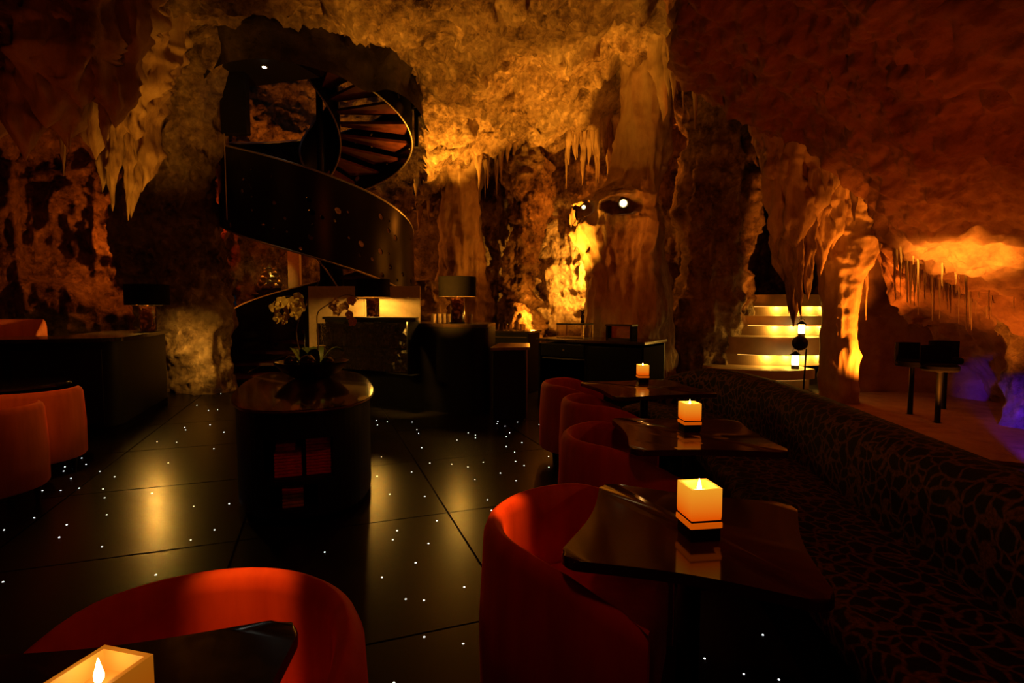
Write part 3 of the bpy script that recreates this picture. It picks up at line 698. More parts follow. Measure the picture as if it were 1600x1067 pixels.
# centre bar: raised front of cast glass blocks, dark counter behind and to the right
def centre_bar():
    t = thing('bar_counter', 'black bar counter fronted with cast glass blocks, two lamps on it', 'bar', (-2.0, 7.6, 0))
    O = np.array([-2.0, 7.6]); L = lambda p: (p[0] - O[0], p[1] - O[1])
    P = lambda px, d: at_y(px, 500, d)[:2]
    front = [P(508, 8.0), P(560, 7.75), P(615, 7.45), P(652, 7.2)]
    right = [P(690, 6.95), P(740, 6.75), P(762, 6.8)]
    back = [P(775, 7.6), P(700, 8.0), P(600, 8.4), P(508, 8.5)]
    poly = [L(p) for p in front + right + back]
    MB().prism(rounded_poly(poly, 0.08), 0.0, 1.12).build('body', BLACKM, t, True)
    up = lambda q, s: (q[0], q[1] - s)
    top = [up(L(p), 0.0) for p in front + right] + [L(p) for p in back]
    MB().prism(rounded_poly(top, 0.08), 1.121, 1.165).build('top', COUNTER_TOP, t, True)
    # raised shelf above the glass front
    sh = [up(L(p), 0.12) for p in front] + [(L(p)[0], L(p)[1] + 0.16) for p in reversed(front)]
    MB().prism(sh, 1.205, 1.24).build('shelf', BLACK, t, True)
    rs = [(L(p)[0], L(p)[1] - 0.02) for p in front] + [(L(p)[0], L(p)[1] + 0.10) for p in reversed(front)]
    MB().prism(rs, 1.166, 1.2045).build('shelf_riser', BLACKM, t, True)
    GL, nt, b = new_mat('cast_glass')
    b.inputs['Base Color'].default_value = (0.8, 0.74, 0.62, 1); b.inputs['Transmission Weight'].default_value = 0.95; b.inputs['Roughness'].default_value = 0.06
    tc = N(nt, 'ShaderNodeTexCoord'); vz = N(nt, 'ShaderNodeTexVoronoi', Scale=16.0); nt.links.new(tc.outputs['Object'], vz.inputs['Vector'])
    bp = N(nt, 'ShaderNodeBump', Strength=0.9, Distance=0.03); nt.links.new(vz.outputs['Distance'], bp.inputs['Height']); nt.links.new(bp.outputs[0], b.inputs['Normal'])
    rnd = random.Random(3)
    F = np.array([L(p) for p in front]); d = np.linalg.norm(np.diff(F, axis=0), axis=1); tot = d.sum(); nb = 7; bw = tot / nb
    cum = np.concatenate([[0], np.cumsum(d)])
    for i in range(nb):
        s = bw * (i + .5); k = min(np.searchsorted(cum, s) - 1, 2); f = (s - cum[k]) / d[k]; c = F[k] * (1-f) + F[k+1] * f; ang = atan2(*(F[k+1] - F[k])[::-1])
        for j, (z, h) in enumerate(((0.655, 0.31), (0.985, 0.32))):
            g = bmesh.new(); M = Matrix.Diagonal((bw * 0.95, 0.13, h, 1)); bmesh.ops.create_cube(g, size=1, matrix=M)
            bmesh.ops.subdivide_edges(g, edges=g.edges[:], cuts=5, use_grid_fill=True)
            for v in g.verts:
                n = math.sin(v.co.x * 31 + i) * math.cos(v.co.z * 27 + j * 2 + i) * 0.014
                sx = 1 - 0.25 * (abs(v.co.x) / (bw * .5)) ** 6; v.co.y = v.co.y * (0.75 + 0.25 * sx) + (n if v.co.y < 0 else 0)
            me = bpy.data.meshes.new('glass_block'); g.to_mesh(me); g.free(); me.polygons.foreach_set('use_smooth', np.ones(len(me.polygons), dtype=bool))
            o = link('glass_block', me, GL, t); o.location = (c[0] + 0.12 * sin(ang), c[1] - 0.12 * cos(ang), z); o.rotation_euler = (0, 0, ang)
    MB().box((F[2][0] * .5 + F[3][0] * .5, F[3][1] - 0.06, 0.475), (0.5, 0.16, 0.03), rz=atan2(*(F[3] - F[2])[::-1])).build('block_ledge', BLACK, t)
    ea = atan2(*(F[3] - F[2])[::-1]); e = F[3] + np.array([cos(ea), sin(ea)]) * 0.012 + np.array([sin(ea), -cos(ea)]) * 0.10
    MB().box((e[0], e[1], 0.83), (0.02, 0.21, 0.72), rz=ea).build('end_baffle', BLACKM, t)  # added plate that keeps block lighting off the bar body
    return t, front
CB, FRONT = centre_bar()
pB = at_y(583, 495, 8.27); lamp((pB[0], pB[1], 1.166), 'black-shaded table lamp glowing against the cream screen', 0.92, watts=80)
pC = at_y(715, 507, 7.35); lamp((pC[0], pC[1], 1.165), 'black-shaded table lamp with orange agate base beside small glasses', 0.90, watts=70)
FR3 = np.array(FRONT[3]) * .8 + np.array(FRONT[2]) * .2
spot_light('block_light', (FR3[0] - 0.03, FR3[1] - 0.235, 1.20), (FR3[0] - 0.03, FR3[1] - 0.17, 0.6), 60, YELLOW, 60, 0.6, 0.006)  # added spot to brighten the end glass blocks
# cream screen behind the lamp
CREAM = plain('cream_screen', (0.62, 0.45, 0.26), rough=0.6, noise=0.08)
def screen():
    a = at_y(480, 447, 8.68); b = at_y(656, 447, 8.68); zt = a[2]
    t = thing('screen', 'low cream panel screen standing behind the bar lamp', 'screen', ((a[0] + b[0]) / 2, 8.72, 0))
    w = b[0] - a[0]
    for k in (-1, 1):
        MB().box((k * w / 4, 0, zt / 2 + 0.02), (w / 2 - 0.004, 0.035, zt - 0.04), bevel=0.004).build('panel', CREAM, t)
        MB().box((k * w / 2.3, 0, 0.02), (0.06, 0.25, 0.04)).build('foot', BLACKM, t)
screen()
# low unit at the right end of the bar
def side_unit():
    c = at_y(770, 545, 6.75); t = thing('side_cabinet', 'low black side cabinet with a thin lit top at the end of the bar', 'cabinet', (0.09, 6.9, 0), 0.0)
    zt = 1.38 - 62 * 6.6 / FPX
    MB().prism(rounded_poly([(-0.33, -0.42), (0.08, -0.30), (0.12, 0.36), (-0.25, 0.42)], 0.04), 0.0, zt - 0.035).build('body', BLACKM, t, True)
    MB().prism(rounded_poly([(-0.36, -0.45), (0.13, -0.33), (0.15, 0.40), (-0.27, 0.45)], 0.04), zt - 0.034, zt).build('top', plain('side_top', (0.25, 0.12, 0.05), 0.35, noise=0.3), t, True)
    MB().box((0.095, -0.31, (zt - 0.035) / 2), (0.012, 0.012, zt - 0.04)).build('corner_trim', BRASS, t)
side_unit()
# service counter on the right of the bar
SC_H = 0.90
def service_counter():
    a = at_z(846, 524, SC_H)[:2]; b = at_z(1004, 535, SC_H)[:2]
    a = np.array([0.40, 8.3]); b = np.array([1.80, 7.3])
    u = (b - a) / np.linalg.norm(b - a); n = np.array([-u[1], u[0]]); ang = atan2(u[1], u[0]); W = np.linalg.norm(b - a)
    t = thing('service_counter', 'black service counter with drawer and open shelf, glassware on top', 'counter', (a[0], a[1], 0), ang)
    D = 0.85
    for x in (0.02, W * 0.48, W - 0.02): MB().box((x, D / 2, 0.42), (0.035, D - 0.04, 0.80)).build('side_panel', BLACKF, t)
    MB().box((W / 2, D - 0.02, 0.45), (W, 0.03, 0.8)).build('back_panel', BLACKM, t)
    MB().box((W / 2, D / 2, 0.035), (W, D - 0.04, 0.07)).build('plinth', BLACKF, t)
    MB().box((W * 0.25, D / 2, 0.60), (W * 0.46 - 0.045, D - 0.08, 0.022)).build('shelf', plain('grey_shelf', (0.05, 0.04, 0.035), 0.4), t)
    d = MB().box((W * 0.25, 0.02, 0.73), (W * 0.46 - 0.05, 0.03, 0.19), bevel=0.003).build('drawer', BLACK, t)
    MB().ball((W * 0.27, -0.012, 0.735), 0.016, 12).build('knob', CHROME, d, True)
    MB().box((W * 0.74, 0.02, 0.45), (W * 0.5 - 0.03, 0.03, 0.72), bevel=0.003).build('door', BLACK, t)
    MB().box((W / 2, D / 2, SC_H - 0.02), (W + 0.05, D + 0.04, 0.04), bevel=0.005).build('top', COUNTER_TOP, t)
    return t, a, u, n
SCT, SA, SU, SN = service_counter()
# long dark back bar joining the two
def back_bar():
    a = np.array([-0.85, 8.9]); b = np.array([0.25, 8.45]); u = (b - a) / np.linalg.norm(b - a); ang = atan2(u[1], u[0]); W = np.linalg.norm(b - a)
    t = thing('back_bar', 'dark back bar holding a row of small glasses before the lit rock', 'bar', (a[0], a[1], 0), ang)
    MB().box((W / 2, 0.3, 0.48), (W, 0.56, 0.96), bevel=0.004).build('body', BLACKM, t)
    MB().box((W / 2, 0.3, 0.98), (W + 0.04, 0.62, 0.038), bevel=0.004).build('top', COUNTER_TOP, t)
    MB().box((W / 2, 0.012, 0.9), (W * 0.96, 0.012, 0.012)).build('edge_trim', BRASS, t)
    return a, u, np.array([-u[1], u[0]]), W
BA, BU, BN, BW = back_bar()
CLEAR, _nt, _b = new_mat('clear_glass')
_b.inputs['Base Color'].default_value = (0.95, 0.9, 0.85, 1); _b.inputs['Transmission Weight'].default_value = 1.0; _b.inputs['Roughness'].default_value = 0.02
def tumbler_mesh(r, h):
    return MB().lathe([(r * .85, 0), (r, h), (r * .92, h), (r * .80, 0.012), (0.002, 0.012)], seg=16, cap=True).mesh('glass', True)
ORD = ['first', 'second', 'third', 'fourth', 'fifth', 'sixth', 'seventh', 'eighth', 'ninth']
tm = tumbler_mesh(0.045, 0.11); tm.materials.append(CLEAR)
for k in range(9):
    p = BA + BU * (0.12 + 0.115 * k) + BN * (0.16 + 0.10 * (k % 2))
    o = link('drinking_glass', tm, None); o.location = (p[0], p[1], 0.9995); tag(o, 'clear tumbler on the back bar, %s from the service counter' % ORD[8 - k], 'glass', 'tumblers on the back bar')
cm = tumbler_mesh(0.035, 0.12); FROST = plain('frosted_glass', (0.45, 0.28, 0.15), rough=0.35, noise=0.1); cm.materials.append(FROST)
for k, px in enumerate((678, 686, 694, 701)):
    p = at_y(px, 500, 7.55); o = link('candle_glass', cm, None); o.location = (p[0], p[1], 1.165)
    tag(o, 'small frosted glass on the bar, %s from the agate lamp on its screen side' % ORD[3 - k], 'glass', 'frosted glasses beside the agate lamp')
o = link('candle_glass', cm.copy(), None); p = at_y(734, 500, 7.4); o.location = (p[0], p[1], 1.165); tag(o, 'single small frosted glass between the agate lamp and the side cabinet', 'glass')
# glass display box and tray frame on the service counter
def disp_box():
    c = SA + SU * 0.42 + SN * 0.42; t = thing('display_box', 'clear glass box with dark lid on the service counter', 'box', (c[0], c[1], SC_H + 0.0005), atan2(SU[1], SU[0]))
    for s in ((0, -0.15), (0, 0.15)): MB().box((0, s[1], 0.105), (0.46, 0.006, 0.20)).build('pane', CLEAR, t)
    for s in (-0.23, 0.23): MB().box((s, 0, 0.105), (0.006, 0.294, 0.20)).build('pane', CLEAR, t)
    MB().box((0, 0, 0.0025), (0.47, 0.31, 0.005)).build('base', BLACK, t)
    MB().box((0, 0, 0.218), (0.48, 0.32, 0.022), bevel=0.003).build('lid', BLACKM, t)
    for sx in (-0.232, 0.232):
        for sy in (-0.152, 0.152): MB().box((sx, sy, 0.106), (0.012, 0.012, 0.2)).build('corner_post', BRASS, t)
    f = thing('figurine', 'small dark figurine standing on the lid of the glass box', 'figurine', (c[0] + 0.12, c[1], SC_H + 0.23))
    MB().lathe([(0.03, 0), (0.032, 0.03), (0.02, 0.06), (0.034, 0.1), (0.026, 0.13), (0.012, 0.14)], seg=14).build('body', BLACKM, f, True)
    MB().ball((0, 0, 0.165), 0.028, 12).build('head', BLACKM, f, True)
    for k in range(5):
        a = k * 1.25; MB().tube([(0, 0, 0.17), (0.03 * cos(a), 0.03 * sin(a), 0.2), (0.05 * cos(a), 0.05 * sin(a), 0.215)], [0.008, 0.006, 0.002], 6).build('spike', BLACKM, f, True)
    c = SA + SU * 1.22 + SN * 0.40
    t = thing('framed_box', 'small black-framed box with a brown panel on the service counter', 'box', (c[0], c[1], SC_H + 0.0005), atan2(SU[1], SU[0]))
    for x in (-0.19, 0.19): MB().box((x, 0, 0.10), (0.035, 0.2, 0.20)).build('frame_post', BLACKF, t)
    MB().box((0, 0, 0.214), (0.42, 0.22, 0.027)).build('top', BLACKM, t); MB().box((0, 0, 0.012), (0.344, 0.2, 0.024)).build('bottom', BLACKM, t)
    MB().box((0, 0.02, 0.112), (0.344, 0.02, 0.176)).build('panel', plain('brown_panel', (0.22, 0.09, 0.04), 0.6, noise=0.2), t)
disp_box()

# sculpture under the stairs: pointed silver leaves, on a pedestal
SILVER = plain('silver_leaf', (0.75, 0.68, 0.5), rough=0.25, metal=1.0)
def sculpture():
    p = at_y(422, 460, 11.6)
    t = thing('pedestal', 'tall dark pedestal under the spiral staircase holding a silver sculpture', 'pedestal', (p[0], p[1], 0))
    h = p[2]
    MB().box((0, 0, 0.03), (0.62, 0.5, 0.06), bevel=0.005).build('base', BLACKF, t); MB().box((0, 0, h / 2 + 0.02), (0.5, 0.4, h - 0.08), bevel=0.006).build('shaft', BLACKF, t)
    MB().box((0, 0, h - 0.015), (0.58, 0.46, 0.03), bevel=0.004).build('top', BLACKM, t)
    s = thing('leaf_sculpture', 'shiny silver sculpture of overlapping leaves on the dark pedestal', 'sculpture', (p[0], p[1], h)); s.scale = (1.35, 1.35, 1.35)
    MB().lathe([(0.13, 0), (0.14, 0.05), (0.10, 0.25), (0.05, 0.42), (0.01, 0.5)], seg=20).build('core', SILVER, s, True)
    lm = bpy.data.meshes.new('leaf'); bm = bmesh.new(); rows = []
    for i in range(7):
        u = i / 6; w = 0.07 * sin(pi * min(1, 0.12 + u * 0.9)) ; rows.append([bm.verts.new((0.05 + 0.05 * sin(u * 2.6) + 0.0, (k - 1) * w, 0.17 * u + (0.012 if k == 1 else 0))) for k in range(3)])
    for a, b in zip(rows, rows[1:]):
        for k in range(2): bm.faces.new((a[k], a[k+1], b[k+1], b[k]))
    bm.to_mesh(lm); bm.free(); lm.materials.append(SILVER); lm.polygons.foreach_set('use_smooth', np.ones(len(lm.polygons), dtype=bool))
    for ring in range(5):
        for k in range(9 - ring):
            o = link('leaf', lm, None, s); sc = 1.15 - ring * 0.1; o.scale = (sc, sc, sc)
            a = 2 * pi * (k + 0.5 * (ring % 2)) / (9 - ring); rr = 0.085 - ring * 0.018
            o.location = (rr * cos(a), rr * sin(a), 0.005 + ring * 0.085); o.rotation_euler = (0, 0.25, a)
    c = at_y(443, 420, 11.65); b = thing('light_post', 'slim cream post lit beside the silver sculpture', 'post', (c[0] + 0.08, c[1] + 0.40, 0))
    MB().box((0, 0, 1.32), (0.26, 0.12, 2.64), bevel=0.006).build('shaft', CREAM, b); MB().box((0, 0, 2.66), (0.3, 0.16, 0.04), bevel=0.004).build('cap', CREAM, b)
    spot_light('sculpture_spot', at_y(448, 400, 11.0), at_y(428, 432, 11.7), 16, YELLOW, 60, 0.7, 0.03)
sculpture()

# ================================================================== SEATING AREA
def velvet(name, c_lo, c_hi):
    m, nt, b = new_mat(name); tc = N(nt, 'ShaderNodeTexCoord'); nz = N(nt, 'ShaderNodeTexNoise', Scale=5.0, Detail=5.0)
    mp = N(nt, 'ShaderNodeMapping'); mp.inputs['Scale'].default_value = (3, 3, 0.6); nt.links.new(tc.outputs['Object'], mp.inputs['Vector']); nt.links.new(mp.outputs[0], nz.inputs['Vector'])
    r = ramp(nt, nz.outputs['Fac'], [(0.3, c_lo), (0.7, c_hi)]); nt.links.new(r.outputs[0], b.inputs['Base Color'])
    b.inputs['Roughness'].default_value = 0.75; b.inputs['Sheen Weight'].default_value = 0.6; b.inputs['Sheen Roughness'].default_value = 0.35
    b.inputs['Sheen Tint'].default_value = (1.0, 0.10, 0.04, 1)
    bp = N(nt, 'ShaderNodeBump', Strength=0.25, Distance=0.01); nt.links.new(nz.outputs['Fac'], bp.inputs['Height']); nt.links.new(bp.outputs[0], b.inputs['Normal'])
    return m
REDV = velvet('red_velvet', (0.42, 0.022, 0.006), (0.60, 0.048, 0.010))
ORAV = velvet('rust_velvet', (0.42, 0.09, 0.025), (0.58, 0.14, 0.04))
def tub_meshes():
    # horseshoe plan, open towards +x
    R, TH = 0.36, 0.065; plan = []
    nA = 8
    for k in range(nA): plan.append((0.21 - 0.21 * k / nA, -R, 0, -1))
    nB = 28
    for k in range(nB + 1):
        a = -pi/2 - pi * k / nB; plan.append((R * 1.0 * cos(a), R * sin(a), cos(a), sin(a)))
    for k in range(1, nA + 1): plan.append((0.21 * k / nA, R, 0, 1))
    n = len(plan); bm = bmesh.new(); loops = []
    for i, (x, y, nx, ny) in enumerate(plan):
        back = 1 - abs(2 * i / (n - 1) - 1)                      # 0 at the arm ends, 1 at the back
        zt = 0.60 + 0.115 * (3 * min(1, back * 1.7) ** 2 - 2 * min(1, back * 1.7) ** 3)
        endr = min(1.0, min(i, n - 1 - i) / 3.0); th = TH * (0.55 + 0.45 * sqrt(endr)); zt -= 0.02 * (1 - endr)
        prof = [(0.0, 0.135), (0.012, 0.15), (0.015, 0.40), (0.0, zt - 0.045), (-0.012, zt - 0.014), (-0.03, zt)]
        prof += [(-th + 0.028, zt), (-th + 0.010, zt - 0.014), (-th, zt - 0.045), (-th, 0.40), (-th + 0.005, 0.15), (-th + 0.012, 0.135)]
        loops.append([bm.verts.new((x + nx * o, y + ny * o, z)) for o, z in prof])
    m = len(loops[0])
    for a, b in zip(loops, loops[1:]):
        for k in range(m): bm.faces.new((a[k], b[k], b[(k+1) % m], a[(k+1) % m]))
    bm.faces.new(list(reversed(loops[0]))); bm.faces.new(loops[-1])
    bmesh.ops.recalc_face_normals(bm, faces=bm.faces[:])
    shell = bpy.data.meshes.new('shell'); bm.to_mesh(shell); bm.free()
    shell.polygons.foreach_set('use_smooth', np.ones(len(shell.polygons), dtype=bool)); shell.set_sharp_from_angle(angle=radians(50))
    r = R - TH - 0.004; poly = [(0.20, -r)] + [(r * cos(-pi/2 - pi * k / 20), r * sin(-pi/2 - pi * k / 20)) for k in range(21)] + [(0.20, r)]
    poly = poly[::-1]
    seat = MB().prism(rounded_poly(poly, 0.03, 2), 0.26, 0.43, bevel=0.035).mesh('seat', True, 60)
    base = MB().prism([(x * 0.97, y * 0.97) for x, y in poly], 0.14, 0.258).mesh('seat_base', True, 60)
    leg = MB().lathe([(0.014, 0), (0.022, 0.10), (0.024, 0.14)], seg=10).mesh('leg', True)
    for me in (shell, seat, base): me.materials.append(REDV)
    leg.materials.append(BLACKM)
    return shell, seat, base, leg
TUB = tub_meshes()
def tub_chair(x, y, rz, label, mat=None, group=None):
    t = thing('tub_chair', label, 'chair', (x, y, 0), rz, group)
    for nm, me in zip(('shell', 'seat', 'seat_base'), TUB[:3]):
        o = link(nm, me, None, t)
        if mat is not None:
            o.material_slots[0].link = 'OBJECT'; o.material_slots[0].material = mat
    for sx, sy in ((0.15, 0.27), (0.15, -0.27), (-0.22, 0.21), (-0.22, -0.21)):
        o = link('leg', TUB[3], None, t); o.location = (sx, sy, 0)
    return t
TABLEM = plain('mahogany_gloss', (0.045, 0.009, 0.004), rough=0.10, noise=0.35, nscale=3, spec=0.3)
TABLEK = plain('black_gloss_top', (0.010, 0.008, 0.007), rough=0.15, noise=0.2, coat=0.4)
TABH = 0.74
def table_mesh(size, mat):
    # square with drawn-in sides and rounded, flaring corners
    poly = []; h = size / 2; seg = 12
    cs = [(-h, -h), (h, -h), (h, h), (-h, h)]
    for k in range(4):
        a = np.array(cs[k]); b = np.array(cs[(k+1) % 4]); mid = (a + b) / 2; inw = -mid / np.linalg.norm(mid) * size * 0.045
        for i in range(seg):
            t = 0.06 + 0.88 * i / (seg - 1); p = a * (1-t) + b * t + inw * (sin(pi * t) ** 1.5); poly.append(tuple(p))
    top = MB().prism(rounded_poly(poly, 0.03, 3), TABH - 0.028, TABH, bevel=0.008).mesh('table_top', True, 50); top.materials.append(mat)
    return top
def dining_table(x, y, rz, size, label, mat=None):
    t = thing('cocktail_table', label, 'table', (x, y, 0), rz)
    link('table_top', table_mesh(size, mat or TABLEM), None, t)
    MB().lathe([(0.05, 0.03), (0.035, 0.06), (0.032, TABH - 0.06), (0.09, TABH - 0.0285)], seg=20).build('pedestal', BLACKM, t, True)
    MB().lathe([(0.16, 0), (0.16, 0.012), (0.05, 0.029)], seg=32).build('foot', BLACKM, t, True)
    return t
def candle(x, y, z, rz, label, k=1.0, watts=0.6, wax=None):
    t = thing('candle_holder', label, 'candle', (x, y, z), rz, 'square wax candle holders on the tables')
    w = 0.088 * k
    MB().box((0, 0, 0.018 * k), (w * 0.98, w * 0.98, 0.036 * k), bevel=0.004).build('stand', BLACK, t)
    MB().box((0, 0, 0.0445 * k), (w * 1.06, w * 1.06, 0.016 * k), bevel=0.003).build('collar', WAXLOW, t)
    MB().box((0, 0, 0.0555 * k), (w * 0.98, w * 0.98, 0.005 * k)).build('groove', BLACKM, t)
    g = bmesh.new(); s = w / 2; z0, z1 = 0.0585 * k, 0.0585 * k + 0.088 * k; zi = z1 - 0.03 * k; i = s - 0.008 * k
    def ring(a, zz): return [g.verts.new((sx * a, sy * a, zz)) for sx, sy in ((-1, -1), (1, -1), (1, 1), (-1, 1))]
    L = [ring(s * 0.97, z0), ring(s, z0 + 0.01), ring(s, z1), ring(i, z1), ring(i, zi), ]
    for a, b in zip(L, L[1:]):
        for q in range(4): g.faces.new((a[q], a[(q+1) % 4], b[(q+1) % 4], b[q]))
    g.faces.new(list(reversed(L[0]))); g.faces.new(L[-1])
    me = bpy.data.meshes.new('wax_block'); bmesh.ops.recalc_face_normals(g, faces=g.faces[:]); g.to_mesh(me); g.free()
    blk = link('wax_block', me, wax or WAX, t)
    MB().lathe([(0.0015, zi), (0.0012, zi + 0.012 * k)], seg=6).build('wick', BLACKF, blk)
    fl = MB().lathe([(0.001, zi + 0.008 * k), (0.006 * k, zi + 0.016 * k), (0.0065 * k, zi + 0.022 * k), (0.003 * k, zi + 0.036 * k), (0.0006, zi + 0.046 * k)], seg=10).build('flame', FLAME, t, True)
    pl = point_light('candle_light', (0, 0, zi + 0.05 * k), watts, (1, 0.5, 0.12), 0.012); pl.parent = t
    return t
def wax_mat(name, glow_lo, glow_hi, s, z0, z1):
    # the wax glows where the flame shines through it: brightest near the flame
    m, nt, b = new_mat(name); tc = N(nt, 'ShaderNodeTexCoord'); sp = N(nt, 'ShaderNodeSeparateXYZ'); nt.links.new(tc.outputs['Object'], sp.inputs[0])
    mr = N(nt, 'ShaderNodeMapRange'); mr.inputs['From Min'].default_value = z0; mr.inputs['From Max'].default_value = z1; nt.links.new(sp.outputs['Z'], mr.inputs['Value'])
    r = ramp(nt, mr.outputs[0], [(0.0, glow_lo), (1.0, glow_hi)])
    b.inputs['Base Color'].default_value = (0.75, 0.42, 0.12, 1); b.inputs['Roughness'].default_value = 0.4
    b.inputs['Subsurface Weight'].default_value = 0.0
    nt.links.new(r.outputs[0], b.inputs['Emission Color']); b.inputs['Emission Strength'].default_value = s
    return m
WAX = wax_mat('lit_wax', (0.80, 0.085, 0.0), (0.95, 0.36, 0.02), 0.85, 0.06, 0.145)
WAXDIM = wax_mat('dim_lit_wax', (0.50, 0.09, 0.0), (0.55, 0.15, 0.006), 0.5, 0.06, 0.145)  # same wax with a weaker painted glow
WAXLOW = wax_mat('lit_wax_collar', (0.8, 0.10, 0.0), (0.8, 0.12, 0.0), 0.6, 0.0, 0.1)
FLAME = emit('candle_flame', (1.0, 0.72, 0.3), 16.0)

# tables along the banquette
dining_table(0.52, 1.52, radians(-20), 0.64, 'glossy dark red cocktail table beside the wide-open end of the banquette')
dining_table(0.91, 2.70, radians(-3), 0.72, 'glossy dark red cocktail table, the middle one along the banquette')
dining_table(1.06, 4.25, radians(12), 0.84, 'glossy dark red cocktail table at the far bend of the banquette')
for px, py, rz, lb in ((1091, 836, 8, 'lit square candle on the cocktail table beside the open end of the banquette'), (1077, 672, 4, 'lit square candle on the middle cocktail table'), (1004, 596, 0, 'lit square candle on the cocktail table at the bend of the banquette')):
    p = at_z(px, py, TABH); candle(p[0], p[1], TABH, radians(rz), lb)
tub_chair(0.27, 1.66, radians(-22), 'red velvet tub chair, lit inside, at the table beside the open end of the banquette')
tub_chair(0.62, 2.80, radians(-5), 'red velvet tub chair at the middle cocktail table')
tub_chair(0.72, 3.88, radians(10), 'red velvet tub chair close to the middle table, at the bend table')
tub_chair(0.62, 4.75, radians(-8), 'red velvet tub chair at the bend table nearest the service counter')
# table group at the lower left
dining_table(-0.70, 0.66, radians(12), 0.70, 'black gloss cocktail table with a candle, apart from the banquette', TABLEK)
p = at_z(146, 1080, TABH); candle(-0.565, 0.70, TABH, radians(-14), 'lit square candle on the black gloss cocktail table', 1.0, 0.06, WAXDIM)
tub_chair(-0.66, 1.0, radians(-95), 'red velvet tub chair drawn up to the black gloss cocktail table')
# lounge group by the left counter
tub_chair(-3.98, 4.35, radians(150), 'rust velvet tub chair next to the panelled left counter', ORAV)
tub_chair(-3.64, 3.58, radians(165), 'rust velvet tub chair one place further from the lamp on the left counter', ORAV)
def lounge_table(x, y):
    t = thing('lounge_table', 'round black table between the rust tub chairs', 'table', (x, y, 0))
    MB().lathe([(0.38, 0.70), (0.40, 0.71), (0.40, 0.725), (0.39, 0.735)], seg=40).build('table_top', TABLEK, t, True)
    MB().lathe([(0.04, 0.02), (0.035, 0.6), (0.08, 0.6995)], seg=18).build('pedestal', BLACKM, t, True); MB().lathe([(0.14, 0), (0.14, 0.012), (0.05, 0.019)], seg=30).build('foot', BLACKM, t, True)
lounge_table(-4.26, 4.52)
# seat glimpsed behind the left counter
hb = tub_chair(-6.18, 6.55, radians(-70), 'high-backed rust armchair glimpsed behind the left counter', ORAV); hb.name = 'high_back_chair'; hb.scale = (1, 1, 1.72)
point_light('booth_lamp', (-6.35, 6.1, 1.55), 2.0, ORANGE, 0.02)

